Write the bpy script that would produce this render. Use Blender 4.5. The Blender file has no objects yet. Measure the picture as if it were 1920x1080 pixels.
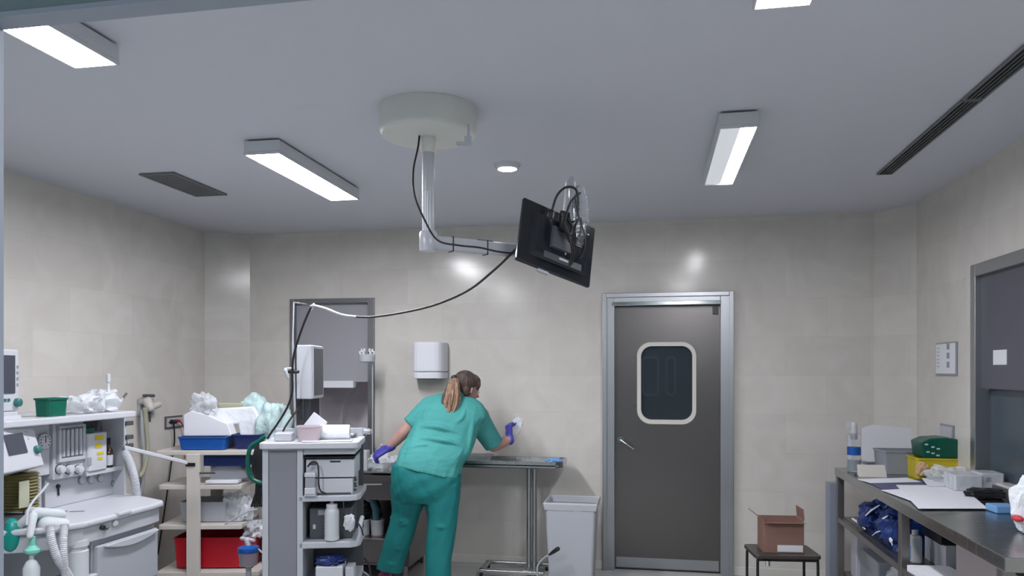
import bpy, math, random
from mathutils import Vector, Matrix, noise

# ------------------------------------------------------------------ camera
sc = bpy.context.scene
HC = 1.60                      # camera height
F = 1410.0                     # focal length in pixels of the 1920 wide frame
HY = 695.0                     # horizon row
YAW = math.radians(10.56)
cam_d = bpy.data.cameras.new('camera')
cam = bpy.data.objects.new('camera', cam_d)
sc.collection.objects.link(cam)
cam.location = (0, 0, HC)
cam.rotation_euler = (math.pi / 2, 0, YAW)
cam_d.sensor_width = 36
cam_d.lens = 36 * F / 1920
cam_d.shift_y = (HY - 540) / 1920
cam_d.clip_start = 0.02
sc.camera = cam

# ------------------------------------------------------------------ world, exposure
w = bpy.data.worlds.new('world'); sc.world = w; w.use_nodes = True
bg = w.node_tree.nodes['Background']
bg.inputs[0].default_value = (0.55, 0.62, 0.7, 1); bg.inputs[1].default_value = 0.9
sc.view_settings.view_transform = 'Standard'
sc.view_settings.look = 'None'
sc.view_settings.exposure = 0.0
sc.view_settings.gamma = 1.0
LAMP = 87.0                    # strength of the fluorescent diffusers
LAMP_COL = (0.94, 0.945, 1.0)

CH = HC + 1.2                  # ceiling height
WY = 6.10                      # back wall
XL, XR = -3.80, 1.87           # side walls
YF = 1.02                      # front wall (the doorway we look through)

# ------------------------------------------------------------------ helpers
CA, SA = math.cos(YAW), math.sin(YAW)
RGT = Vector((CA, SA, 0)); FWD = Vector((-SA, CA, 0)); UP = Vector((0, 0, 1))
CAM = Vector((0, 0, HC))

def at(px, py, Z=None, X=None, Y=None, H=None):
    u = (px - 960) / F; v = (HY - py) / F
    d = FWD + RGT * u + UP * v
    if Z is not None: t = Z
    elif X is not None: t = X / d.x
    elif Y is not None: t = Y / d.y
    else: t = (H - HC) / d.z
    return CAM + d * t

def new_mat(name, col, rough=0.5, metal=0.0, trans=0.0, alpha=1.0, bump=0.0, bscale=40.0, var=0.0, vscale=4.0,
            emit=None, estr=0.0, ior=1.45, sub=0.0, stretch=(1, 1, 1), coat=0.0):
    m = bpy.data.materials.new(name); m.use_nodes = True
    nt = m.node_tree; N = nt.nodes; L = nt.links
    b = N['Principled BSDF']
    b.inputs['Base Color'].default_value = (*col, 1)
    b.inputs['Roughness'].default_value = rough
    b.inputs['Metallic'].default_value = metal
    b.inputs['Transmission Weight'].default_value = trans
    b.inputs['Alpha'].default_value = alpha
    b.inputs['IOR'].default_value = ior
    b.inputs['Coat Weight'].default_value = coat
    if sub: 
        b.inputs['Subsurface Weight'].default_value = sub
        b.inputs['Subsurface Scale'].default_value = 0.02
    if emit:
        b.inputs['Emission Color'].default_value = (*emit, 1)
        b.inputs['Emission Strength'].default_value = estr
    if bump or var:
        tc = N.new('ShaderNodeTexCoord'); mp = N.new('ShaderNodeMapping')
        mp.inputs['Scale'].default_value = stretch
        L.new(tc.outputs['Object'], mp.inputs['Vector'])
    if bump:
        n = N.new('ShaderNodeTexNoise'); n.inputs['Scale'].default_value = bscale; n.inputs['Detail'].default_value = 4
        L.new(mp.outputs[0], n.inputs['Vector'])
        bp = N.new('ShaderNodeBump'); bp.inputs['Strength'].default_value = bump; bp.inputs['Distance'].default_value = 0.02
        L.new(n.outputs[0], bp.inputs['Height']); L.new(bp.outputs[0], b.inputs['Normal'])
    if var:
        n = N.new('ShaderNodeTexNoise'); n.inputs['Scale'].default_value = vscale; n.inputs['Detail'].default_value = 5
        L.new(mp.outputs[0], n.inputs['Vector'])
        r = N.new('ShaderNodeValToRGB')
        r.color_ramp.elements[0].position = 0.3; r.color_ramp.elements[1].position = 0.7
        r.color_ramp.elements[0].color = (*[max(0, c * (1 - var)) for c in col], 1)
        r.color_ramp.elements[1].color = (*[min(1, c * (1 + var)) for c in col], 1)
        L.new(n.outputs[0], r.inputs[0]); L.new(r.outputs[0], b.inputs['Base Color'])
    return m

def tile_mat(name, axis):
    """polished cream marble tiles, 61 x 30 cm, thin joints; axis = the world axis the wall runs along"""
    m = bpy.data.materials.new(name); m.use_nodes = True
    nt = m.node_tree; N = nt.nodes; L = nt.links; b = N['Principled BSDF']
    g = N.new('ShaderNodeNewGeometry'); s = N.new('ShaderNodeSeparateXYZ'); c = N.new('ShaderNodeCombineXYZ')
    L.new(g.outputs['Position'], s.inputs[0])
    L.new(s.outputs[axis], c.inputs[0]); L.new(s.outputs['Z'], c.inputs[1])
    mp = N.new('ShaderNodeMapping'); mp.inputs['Location'].default_value = (-1.01 + 6.1, -0.06 + 3, 0)
    L.new(c.outputs[0], mp.inputs[0])
    br = N.new('ShaderNodeTexBrick'); br.offset = 0.5; br.offset_frequency = 2
    br.inputs['Scale'].default_value = 1; br.inputs['Brick Width'].default_value = 0.61
    br.inputs['Row Height'].default_value = 0.30; br.inputs['Mortar Size'].default_value = 0.0016
    br.inputs['Mortar Smooth'].default_value = 0.3; br.inputs['Bias'].default_value = 0
    br.inputs['Color1'].default_value = (0.665, 0.640, 0.600, 1); br.inputs['Color2'].default_value = (0.625, 0.600, 0.562, 1)
    br.inputs['Mortar'].default_value = (0.585, 0.565, 0.525, 1)
    L.new(mp.outputs[0], br.inputs['Vector'])
    n = N.new('ShaderNodeTexNoise'); n.inputs['Scale'].default_value = 3.5; n.inputs['Detail'].default_value = 8
    n.inputs['Distortion'].default_value = 1.2; L.new(g.outputs['Position'], n.inputs['Vector'])
    r = N.new('ShaderNodeValToRGB'); r.color_ramp.elements[0].position = 0.32; r.color_ramp.elements[1].position = 0.7
    r.color_ramp.elements[0].color = (0.95, 0.94, 0.93, 1); r.color_ramp.elements[1].color = (1.04, 1.035, 1.03, 1)
    L.new(n.outputs[0], r.inputs[0])
    mx = N.new('ShaderNodeMix'); mx.data_type = 'RGBA'; mx.blend_type = 'MULTIPLY'; mx.inputs[0].default_value = 1
    L.new(br.outputs['Color'], mx.inputs[6]); L.new(r.outputs[0], mx.inputs[7]); L.new(mx.outputs[2], b.inputs['Base Color'])
    bp = N.new('ShaderNodeBump'); bp.inputs['Strength'].default_value = 0.12; bp.inputs['Distance'].default_value = 0.002
    bp.invert = True
    L.new(br.outputs['Fac'], bp.inputs['Height']); L.new(bp.outputs[0], b.inputs['Normal'])
    b.inputs['Roughness'].default_value = 0.17; b.inputs['IOR'].default_value = 1.42
    return m

def steel_mat(name, col, rough, stretch=(1, 1, 60)):
    m = new_mat(name, col, rough, 1.0)
    nt = m.node_tree; N = nt.nodes; L = nt.links; b = N['Principled BSDF']
    tc = N.new('ShaderNodeTexCoord'); mp = N.new('ShaderNodeMapping'); mp.inputs['Scale'].default_value = stretch
    n = N.new('ShaderNodeTexNoise'); n.inputs['Scale'].default_value = 6; n.inputs['Detail'].default_value = 6
    L.new(tc.outputs['Object'], mp.inputs[0]); L.new(mp.outputs[0], n.inputs['Vector'])
    mr = N.new('ShaderNodeMapRange'); mr.inputs[3].default_value = rough - 0.08; mr.inputs[4].default_value = rough + 0.12
    L.new(n.outputs[0], mr.inputs[0]); L.new(mr.outputs[0], b.inputs['Roughness'])
    bp = N.new('ShaderNodeBump'); bp.inputs['Strength'].default_value = 0.05; bp.inputs['Distance'].default_value = 0.01
    L.new(n.outputs[0], bp.inputs['Height']); L.new(bp.outputs[0], b.inputs['Normal'])
    return m

class MB:
    def __init__(s): s.v = []; s.f = []; s.m = []; s.cur = 0
    def add(s, vs, fs):
        o = len(s.v); s.v += [Vector(p) for p in vs]
        for f in fs: s.f.append(tuple(i + o for i in f)); s.m.append(s.cur)
        return s
    def mat(s, i): s.cur = i; return s
    def box(s, x0, y0, z0, x1, y1, z1, M=None):
        x0, x1 = sorted((x0, x1)); y0, y1 = sorted((y0, y1)); z0, z1 = sorted((z0, z1))
        vs = [Vector(p) for p in ((x0, y0, z0), (x1, y0, z0), (x1, y1, z0), (x0, y1, z0), (x0, y0, z1), (x1, y0, z1), (x1, y1, z1), (x0, y1, z1))]
        if M is not None: vs = [M @ p for p in vs]
        return s.add(vs, [(0, 3, 2, 1), (4, 5, 6, 7), (0, 1, 5, 4), (1, 2, 6, 5), (2, 3, 7, 6), (3, 0, 4, 7)])
    def rings(s, rs, cap=True, closed=True):
        n = len(rs[0]); o = len(s.v)
        for r in rs: s.v += [Vector(p) for p in r]
        for k in range(len(rs) - 1):
            for i in range(n if closed else n - 1):
                j = (i + 1) % n
                s.f.append((o + k * n + i, o + k * n + j, o + (k + 1) * n + j, o + (k + 1) * n + i)); s.m.append(s.cur)
        if cap:
            s.f.append(tuple(o + i for i in reversed(range(n)))); s.m.append(s.cur)
            e = o + (len(rs) - 1) * n
            s.f.append(tuple(e + i for i in range(n))); s.m.append(s.cur)
        return s
    def lathe(s, c, prof, n=24, axis=None, cap=True):
        c = Vector(c); A = (axis or Vector((0, 0, 1))).normalized()
        U = A.orthogonal().normalized(); V = A.cross(U)
        rs = [[c + A * z + (U * math.cos(a) + V * math.sin(a)) * max(r, 1e-4) for a in [2 * math.pi * i / n for i in range(n)]] for r, z in prof]
        return s.rings(rs, cap)
    def cyl(s, p0, p1, r0, r1=None, n=16):
        p0 = Vector(p0); p1 = Vector(p1); r1 = r0 if r1 is None else r1
        return s.lathe(p0, [(r0, 0), (r1, (p1 - p0).length)], n, p1 - p0)
    def capsule(s, p0, r0, p1, r1, n=16, sq=1.0, wdir=None):
        p0 = Vector(p0); p1 = Vector(p1); L = (p1 - p0).length
        A = (p1 - p0).normalized() if L > 1e-6 else Vector((0, 0, 1))
        U = (wdir - A * wdir.dot(A)).normalized() if wdir is not None else A.orthogonal().normalized()
        V = A.cross(U)
        prof = [(r0 * math.cos(a), -r0 * math.sin(a)) for a in [math.pi / 2 * k / 5 for k in range(5, -1, -1)]]
        prof += [(r1 * math.cos(a), L + r1 * math.sin(a)) for a in [math.pi / 2 * k / 5 for k in range(0, 6)]]
        rs = [[p0 + A * z + (U * math.cos(a) + V * math.sin(a) * sq) * max(r, 1e-4) for a in [2 * math.pi * i / n for i in range(n)]] for r, z in prof]
        return s.rings(rs)
    def chain(s, pts, rad, n=14, sq=1.0, wdir=None):
        for i in range(len(pts) - 1): s.capsule(pts[i], rad[i], pts[i + 1], rad[i + 1], n, sq, wdir)
        return s
    def ball(s, c, ax, n=20, m=12):
        """ellipsoid; ax = three axis vectors"""
        c = Vector(c); a, b, d = [Vector(q) for q in ax]
        rs = []
        for k in range(m + 1):
            t = math.pi * k / m; q = max(math.sin(t), 1e-3)
            rs.append([c - d * math.cos(t) + (a * math.cos(p) + b * math.sin(p)) * q for p in [2 * math.pi * i / n for i in range(n)]])
        return s.rings(rs)
    def tube(s, pts, r, n=8, step=5, flat=1.0):
        P = smooth_path(pts, step)
        rs = []; U = None
        for i, p in enumerate(P):
            t = (P[min(i + 1, len(P) - 1)] - P[max(i - 1, 0)]).normalized()
            if U is None: U = t.orthogonal().normalized()
            else:
                U = (U - t * U.dot(t)); U = U.normalized() if U.length > 1e-6 else t.orthogonal().normalized()
            V = t.cross(U)
            rr = r(i / (len(P) - 1)) if callable(r) else r
            rs.append([p + (U * math.cos(a) + V * math.sin(a) * flat) * rr for a in [2 * math.pi * k / n for k in range(n)]])
        return s.rings(rs)
    def prism(s, pts, h):
        """polygon (list of 3D points) extruded by vector h"""
        h = Vector(h) if not isinstance(h, (int, float)) else Vector((0, 0, h))
        return s.rings([[Vector(p) for p in pts], [Vector(p) + h for p in pts]])
    def rbox(s, x0, y0, x1, y1, z0, z1, r, n=5, M=None):
        """box with rounded vertical corners"""
        pts = []
        for cx, cy, a0 in ((x1 - r, y1 - r, 0), (x0 + r, y1 - r, 90), (x0 + r, y0 + r, 180), (x1 - r, y0 + r, 270)):
            for k in range(n + 1):
                a = math.radians(a0 + 90 * k / n); pts.append(Vector((cx + r * math.cos(a), cy + r * math.sin(a), 0)))
        rs = [[p + Vector((0, 0, z)) for p in pts] for z in (z0, z1)]
        if M is not None: rs = [[M @ p for p in q] for q in rs]
        return s.rings(rs)
    def bin(s, w, d, h, taper=0.85, th=0.004, lip=0.01, r=0.02, M=None, n=4):
        """open container standing on z=0, centred, w x d at the rim"""
        def ring(W, D, z, rr):
            pts = []
            for cx, cy, a0 in ((W / 2 - rr, D / 2 - rr, 0), (-W / 2 + rr, D / 2 - rr, 90), (-W / 2 + rr, -D / 2 + rr, 180), (W / 2 - rr, -D / 2 + rr, 270)):
                for k in range(n + 1):
                    a = math.radians(a0 + 90 * k / n); pts.append(Vector((cx + rr * math.cos(a), cy + rr * math.sin(a), z)))
            return [M @ p for p in pts] if M is not None else pts
        T = taper
        rs = [ring(w * T, d * T, 0, r), ring(w, d, h - lip, r), ring(w + lip, d + lip, h - lip, r), ring(w + lip, d + lip, h, r),
              ring(w - 2 * th, d - 2 * th, h, r), ring(w * T - 2 * th, d * T - 2 * th, th, r)]
        return s.rings(rs)
    def crumple(s, c, size, seed=0, amp=0.35, n=28, m=16, sc_=2.2, flat=True):
        c = Vector(c); rs = []
        for k in range(m + 1):
            t = math.pi * k / m; q = max(math.sin(t), 0.02); row = []
            for i in range(n):
                p = 2 * math.pi * i / n
                d = Vector((math.cos(p) * q, math.sin(p) * q, -math.cos(t)))
                e = noise.noise(d * sc_ + Vector((seed * 7.3, seed, 0))) * amp + noise.noise(d * sc_ * 3 + Vector((0, seed * 3.1, 0))) * amp * 0.28
                e += abs(noise.noise(d * sc_ * 1.7 + Vector((seed, 5, seed)))) * amp * 0.45
                sg = lambda x: math.copysign(abs(x) ** 0.8, x)
                g = Vector((sg(d.x), sg(d.y), sg(d.z))) * (1 + e)
                if flat: g.z = max(g.z, -0.8)
                row.append(c + Vector((g.x * size[0] / 2, g.y * size[1] / 2, g.z * size[2] / 2)))
            rs.append(row)
        return s.rings(rs)

def smooth_path(pts, step=5):
    P = [Vector(p) for p in pts]
    if len(P) < 3 or step <= 1: return P
    out = []
    for i in range(len(P) - 1):
        a = P[max(i - 1, 0)]; b = P[i]; c = P[i + 1]; d = P[min(i + 2, len(P) - 1)]
        for k in range(step):
            t = k / step
            out.append(0.5 * ((2 * b) + (c - a) * t + (2 * a - 5 * b + 4 * c - d) * t * t + (3 * b - 3 * c + d - a) * t ** 3))
    out.append(P[-1])
    return out

WM = {}
def thing(name, label, cat, loc=(0, 0, 0), rz=0.0, group=None):
    o = bpy.data.objects.new(name, None); sc.collection.objects.link(o)
    o.empty_display_size = 0.1
    o.location = loc; o.rotation_euler = (0, 0, rz)
    o['label'] = label; o['category'] = cat
    if group: o['group'] = group
    WM[o.name] = Matrix.Translation(Vector(loc)) @ Matrix.Rotation(rz, 4, 'Z')
    return o

def link(name, mb, mats, parent=None, world=False, bev=0, smooth=False, remesh=0, sm_it=0, label=None, solid=0):
    if not isinstance(mats, (list, tuple)): mats = [mats]
    vs = mb.v
    org = Vector((0, 0, 0))
    if parent is not None and world:
        inv = WM[parent.name].inverted(); vs = [inv @ p for p in vs]
    if parent is None:
        xs = [p.x for p in vs]; ys = [p.y for p in vs]; zs = [p.z for p in vs]
        org = Vector(((min(xs) + max(xs)) / 2, (min(ys) + max(ys)) / 2, min(zs)))
        vs = [p - org for p in vs]
    me = bpy.data.meshes.new(name)
    me.from_pydata([tuple(p) for p in vs], [], mb.f)
    for m in mats: me.materials.append(m)
    for p, i in zip(me.polygons, mb.m): p.material_index = i
    me.update(); me.validate()
    import bmesh
    bm = bmesh.new(); bm.from_mesh(me); bmesh.ops.recalc_face_normals(bm, faces=bm.faces); bm.to_mesh(me); bm.free()
    if smooth:
        for p in me.polygons: p.use_smooth = True
    o = bpy.data.objects.new(name, me); sc.collection.objects.link(o)
    o.location = org
    if parent is not None:
        o.parent = parent; WM[o.name] = WM[parent.name].copy()
    else: WM[o.name] = Matrix.Translation(org)
    if remesh:
        md = o.modifiers.new('remesh', 'REMESH'); md.mode = 'VOXEL'; md.voxel_size = remesh; md.use_smooth_shade = True
        if sm_it:
            sm = o.modifiers.new('smooth', 'SMOOTH'); sm.factor = 0.5; sm.iterations = sm_it
    if bev:
        bv = o.modifiers.new('bevel', 'BEVEL'); bv.width = bev; bv.segments = 2; bv.limit_method = 'ANGLE'; bv.angle_limit = math.radians(40)
        bv.harden_normals = False
    if smooth and not remesh:
        try: me.set_sharp_from_angle(angle=math.radians(42))
        except Exception: pass
    if label: o['label'] = label
    return o

def single(name, mb, mats, label, cat, group=None, **k):
    if mats in (M['film'], M['mint'], M['cloth']): k.setdefault('smooth', True)
    o = link(name, mb, mats, None, **k)
    o['label'] = label; o['category'] = cat
    if group: o['group'] = group
    return o

def struct(name, mb, mats, parent=None, **k):
    o = link(name, mb, mats, parent, **k)
    if parent is None: o['kind'] = 'structure'
    return o

def dup(root, loc, rz, label, group=None):
    r = root.copy(); sc.collection.objects.link(r); r.location = loc; r.rotation_euler = (0, 0, rz); r['label'] = label
    if group: r['group'] = group
    for ch in list(root.children):
        c = ch.copy(); sc.collection.objects.link(c); c.parent = r
        for g in list(ch.children):
            d = g.copy(); sc.collection.objects.link(d); d.parent = c
    return r

def spanY(x0, y0, x1, y1, Y):
    """pixel rectangle on the plane at depth Y -> X0, X1, z0(bottom), z1(top)"""
    ym = (y0 + y1) / 2; xm = (x0 + x1) / 2
    return at(x0, ym, Y=Y).x, at(x1, ym, Y=Y).x, at(xm, y1, Y=Y).z, at(xm, y0, Y=Y).z

def boxY(mb, x0, y0, x1, y1, Y, dy):
    a, b, c, d = spanY(x0, y0, x1, y1, Y)
    return mb.box(a, Y, c, b, Y + dy, d)

def boxX(mb, x0, y0, x1, y1, X, dx):
    """rectangle on a plane X=const; each end takes the mean of its rows at the middle column"""
    ym = (y0 + y1) / 2; xm = (x0 + x1) / 2
    a = at(x0, ym, X=X).y; b = at(x1, ym, X=X).y; c = at(xm, y1, X=X).z; d = at(xm, y0, X=X).z
    return mb.box(X, a, c, X + dx, b, d)

def RZ(c, a): return Matrix.Translation(Vector(c)) @ Matrix.Rotation(a, 4, 'Z')
def FR(c, rz=0, rx=0, ry=0): return Matrix.Translation(Vector(c)) @ Matrix.Rotation(rz, 4, 'Z') @ Matrix.Rotation(rx, 4, 'X') @ Matrix.Rotation(ry, 4, 'Y')

# ------------------------------------------------------------------ materials
M = {}
M['ceil'] = new_mat('ceiling_paint', (0.60, 0.61, 0.67), 0.85)
M['tx'] = tile_mat('marble_tiles_back', 'X'); M['ty'] = tile_mat('marble_tiles_side', 'Y')
M['floor'] = new_mat('floor_vinyl', (0.44, 0.44, 0.43), 0.22, var=0.10, vscale=3)
M['skirt'] = new_mat('cream_skirting', (0.66, 0.65, 0.60), 0.3)
M['jamb'] = new_mat('blue_grey_jamb_paint', (0.30, 0.34, 0.40), 0.4)
M['frontwall'] = new_mat('green_grey_paint', (0.16, 0.22, 0.23), 0.5, bump=0.1, bscale=60)
M['frame'] = steel_mat('brushed_frame', (0.50, 0.51, 0.53), 0.34)
M['door'] = steel_mat('brushed_door', (0.205, 0.190, 0.185), 0.30)
M['steel'] = steel_mat('stainless', (0.50, 0.50, 0.50), 0.28, (40, 1, 1))
M['darksteel'] = steel_mat('dark_stainless', (0.22, 0.20, 0.20), 0.32, (40, 1, 1))
M['chrome'] = new_mat('chrome', (0.75, 0.76, 0.78), 0.12, 1.0)
M['white'] = new_mat('white_plastic', (0.49, 0.50, 0.54), 0.35)
M['offwhite'] = new_mat('offwhite_plastic', (0.47, 0.48, 0.52), 0.38)
M['enamel'] = new_mat('white_enamel', (0.42, 0.43, 0.465), 0.3)
M['cream'] = new_mat('cream_paint', (0.56, 0.53, 0.49), 0.4)
M['mgrey'] = new_mat('mid_grey_plastic', (0.27, 0.29, 0.33), 0.4)
M['mgrey2'] = new_mat('drawer_grey', (0.33, 0.345, 0.38), 0.4)
M['lgrey'] = new_mat('light_grey_plastic', (0.42, 0.44, 0.48), 0.4)
M['dgrey'] = new_mat('dark_grey_plastic', (0.07, 0.075, 0.085), 0.35)
M['black'] = new_mat('black_plastic', (0.012, 0.013, 0.016), 0.3)
M['gloss'] = new_mat('glossy_black', (0.012, 0.014, 0.018), 0.12)
M['rubber'] = new_mat('black_rubber', (0.015, 0.015, 0.017), 0.55)
M['colpanel'] = new_mat('column_panel_grey', (0.20, 0.205, 0.235), 0.4)
M['binw'] = new_mat('bin_plastic', (0.42, 0.44, 0.48), 0.35)
M['panel'] = new_mat('grey_shutter', (0.35, 0.35, 0.38), 0.4)
M['dframe'] = steel_mat('hatch_frame_steel', (0.28, 0.28, 0.30), 0.36)
M['corr'] = new_mat('corridor_paint', (0.10, 0.115, 0.135), 0.5)
M['recess'] = new_mat('mauve_wall_paint', (0.62, 0.57, 0.61), 0.45)
M['dglass'] = new_mat('tinted_glass', (0.30, 0.36, 0.42), 0.05, trans=0.9)
M['blueglass'] = new_mat('frosted_dark_pane', (0.055, 0.075, 0.095), 0.25)
M['screen'] = new_mat('lcd_screen', (0.05, 0.055, 0.075), 0.35)
M['green'] = new_mat('green_plastic', (0.002, 0.10, 0.065), 0.35)
M['dgreen'] = new_mat('dark_green_plastic', (0.0, 0.075, 0.045), 0.3)
M['teal'] = new_mat('teal_rubber', (0.0, 0.22, 0.19), 0.4)
M['tealknob'] = new_mat('teal_knob', (0.03, 0.14, 0.13), 0.4)
M['blue'] = new_mat('blue_plastic', (0.010, 0.085, 0.36), 0.35)
M['navy'] = new_mat('navy_plastic', (0.008, 0.022, 0.12), 0.4)
M['bluebag'] = new_mat('blue_bag', (0.006, 0.028, 0.15), 0.35, bump=0.6, bscale=18)
M['red'] = new_mat('red_plastic', (0.42, 0.008, 0.02), 0.35)
M['yellow'] = new_mat('yellow_plastic', (0.55, 0.44, 0.02), 0.4)
M['ochre'] = new_mat('yellowed_plastic', (0.17, 0.15, 0.06), 0.4)
M['hoseY'] = new_mat('pale_yellow_hose', (0.44, 0.44, 0.33), 0.4)
M['card'] = new_mat('brown_cardboard', (0.26, 0.145, 0.115), 0.75, bump=0.1, bscale=50)
M['seat'] = new_mat('dark_brown_laminate', (0.05, 0.042, 0.038), 0.35)
M['paper'] = new_mat('white_paper', (0.74, 0.75, 0.80), 0.6)
M['cloth'] = new_mat('white_cloth', (0.80, 0.82, 0.86), 0.7, bump=0.6, bscale=14)
M['mint'] = new_mat('mint_wrap', (0.50, 0.66, 0.66), 0.4, bump=0.8, bscale=16)
M['film'] = new_mat('clear_film', (0.80, 0.83, 0.88), 0.18, alpha=0.55, bump=0.7, bscale=18)
M['mask'] = new_mat('milky_plastic', (0.72, 0.75, 0.78), 0.25, trans=0.35, ior=1.2)
M['clear'] = new_mat('clear_plastic', (0.9, 0.94, 0.97), 0.08, trans=0.93, ior=1.25)
M['pink'] = new_mat('pink_liquid', (0.55, 0.16, 0.18), 0.3)
M['pinkcl'] = new_mat('pinkish_clear_plastic', (0.72, 0.62, 0.66), 0.2, trans=0.4, ior=1.2)
M['amber'] = new_mat('amber_glass', (0.03, 0.015, 0.01), 0.1)
M['ltblue'] = new_mat('light_blue_wrap', (0.16, 0.34, 0.62), 0.4)
M['indigo'] = new_mat('indigo_folder', (0.06, 0.065, 0.16), 0.4)
M['scrub'] = new_mat('scrub_green_cotton', (0.055, 0.300, 0.285), 0.75, bump=0.55, bscale=7, var=0.07, vscale=6, stretch=(1, 1, 2.4))
M['trous'] = new_mat('trouser_green_cotton', (0.004, 0.165, 0.165), 0.75, bump=0.5, bscale=8, var=0.07, vscale=5)
M['skin'] = new_mat('skin', (0.43, 0.245, 0.205), 0.45, var=0.06, vscale=12)
M['glove'] = new_mat('nitrile_glove', (0.06, 0.055, 0.33), 0.4)
M['hair'] = new_mat('brown_hair', (0.075, 0.048, 0.040), 0.45, bump=0.9, bscale=60, var=0.5, vscale=30, stretch=(1, 1, 0.2))
M['blond'] = new_mat('blond_hair', (0.30, 0.185, 0.12), 0.45, bump=0.9, bscale=60, var=0.5, vscale=40, stretch=(1, 1, 0.15))
M['clog'] = new_mat('pink_clog', (0.50, 0.13, 0.26), 0.4)
M['tube'] = new_mat('lamp_diffuser', (0.9, 0.9, 0.9), 0.5, emit=LAMP_COL, estr=LAMP)
M['tubeoff'] = new_mat('lamp_diffuser_dim', (0.30, 0.38, 0.42), 0.3, emit=LAMP_COL, estr=0.5)  # half with the tube off; a weak glow is put into it
M['spot'] = new_mat('spot_bulb', (0.9, 0.9, 0.9), 0.5, emit=(1, 0.96, 0.9), estr=LAMP * 1.2)
M['lampbody'] = new_mat('lamp_housing', (0.62, 0.63, 0.66), 0.4)
M['vent'] = new_mat('vent_grey', (0.16, 0.165, 0.175), 0.5)
M['ventdark'] = new_mat('vent_back', (0.03, 0.032, 0.036), 0.6)
M['drum'] = new_mat('cream_cover', (0.66, 0.66, 0.62), 0.4)
# ------------------------------------------------------------------ structure
def quad_wall(mb, fn, u0, u1, z0, z1, holes=()):
    us = sorted({u0, u1, *[h[0] for h in holes], *[h[1] for h in holes]})
    zs = sorted({z0, z1, *[h[2] for h in holes], *[h[3] for h in holes]})
    for a, b in zip(us, us[1:]):
        for c, d in zip(zs, zs[1:]):
            if any(h[0] <= (a + b) / 2 <= h[1] and h[2] <= (c + d) / 2 <= h[3] for h in holes): continue
            mb.add(*fn(a, b, c, d))
    return mb
def bx6(x0, y0, z0, x1, y1, z1):
    q = MB().box(x0, y0, z0, x1, y1, z1); return q.v, q.f

XBL, XBR = -3.49, 1.65                    # ends of the back wall proper
YCL, YCR = 5.90, 5.85                     # where the chamfers meet the side walls
mb = MB().box(XL - .3, -0.6, -0.1, XR + .3, WY + .3, 0); struct('floor', mb, M['floor'])
mb = MB().box(XL - .2, YF, CH, XR + .2, WY + .2, CH + 0.1)
struct('ceiling', mb, M['ceil'])
# back wall with door and hatch openings
dx0, dx1, _, dz1 = spanY(1137, 556, 1370, 1070, WY)
hx0, hx1, hz0, hz1 = spanY(549, 564, 700, 868, WY)
hz0 = 0.86
mb = quad_wall(MB(), lambda a, b, c, d: bx6(a, WY, c, b, WY + .15, d), XBL, XBR, 0, CH, [(dx0, dx1, 0, dz1), (hx0, hx1, hz0, hz1)])
struct('wall_back', mb, M['tx'])
# left wall / chamfers
mb = MB().box(XL - .15, YF, 0, XL, YCL, CH); struct('wall_left', mb, M['ty'])
mb = MB().prism([(XL, YCL, 0), (XBL, WY, 0), (XBL, WY + .15, 0), (XL - .15, WY + .15, 0), (XL - .15, YCL, 0)], CH); struct('wall_left_corner', mb, M['ty'])
mb = MB().prism([(XR, YCR, 0), (XR + .15, YCR, 0), (XR + .15, WY + .15, 0), (XBR, WY + .15, 0), (XBR, WY, 0)], CH); struct('wall_right_corner', mb, M['ty'])
# right wall with a recessed hatch
ry1 = at(1824, 600, X=XR).y; ry0 = ry1 - 1.9; rz0, rz1 = 0.98, at(1822, 499, X=XR).z
mb = quad_wall(MB(), lambda a, b, c, d: bx6(XR, a, c, XR + .15, b, d), YF, YCR, 0, CH, [(ry0, ry1, rz0, rz1)])
struct('wall_right', mb, M['ty'])
# front wall: header and jamb around the wide doorway the camera looks through
xj = at(7, 695, Y=YF + .072).x
hh = at(0, 57, Y=YF + .072).z
mb = MB().box(XL - .15, YF + .034, 0, xj - .01, YF + .068, CH); mb.box(xj - .01, YF + .034, hh + .01, 1.46, YF + .068, CH); mb.box(1.46, YF + .034, 0, XR + .15, YF + .068, CH)
struct('wall_front', mb, M['frontwall'])
mb = MB().box(xj - .06, YF + .03, 0, xj, YF + .072, hh); mb.box(xj - .06, YF + .03, hh, 1.45, YF + .072, hh + .008)
mb.box(1.45, YF + .03, 0, 1.51, YF + .072, hh + .008)
struct('trim_1', mb, M['jamb'])
# dim room on this side of the doorway
mb = MB(); mb.box(XL - .3, -1.9, 0, XR + .3, -1.8, CH); struct('wall_lobby', mb, M['frontwall'])
# baseboards
mb = MB().box(XBL, WY - .012, 0, dx0 - .02, WY - .001, .07); mb.box(dx1 + .02, WY - .012, 0, XBR, WY - .001, .07); struct('baseboard_back', mb, M['skirt'], bev=.004)
mb = MB().box(XL + .001, YF + .08, 0, XL + .012, YCL, .07); struct('baseboard_left', mb, M['skirt'])
mb = MB().box(XR - .012, YF + .08, 0, XR - .001, YCR, .07); struct('baseboard_right', mb, M['skirt'])

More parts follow.
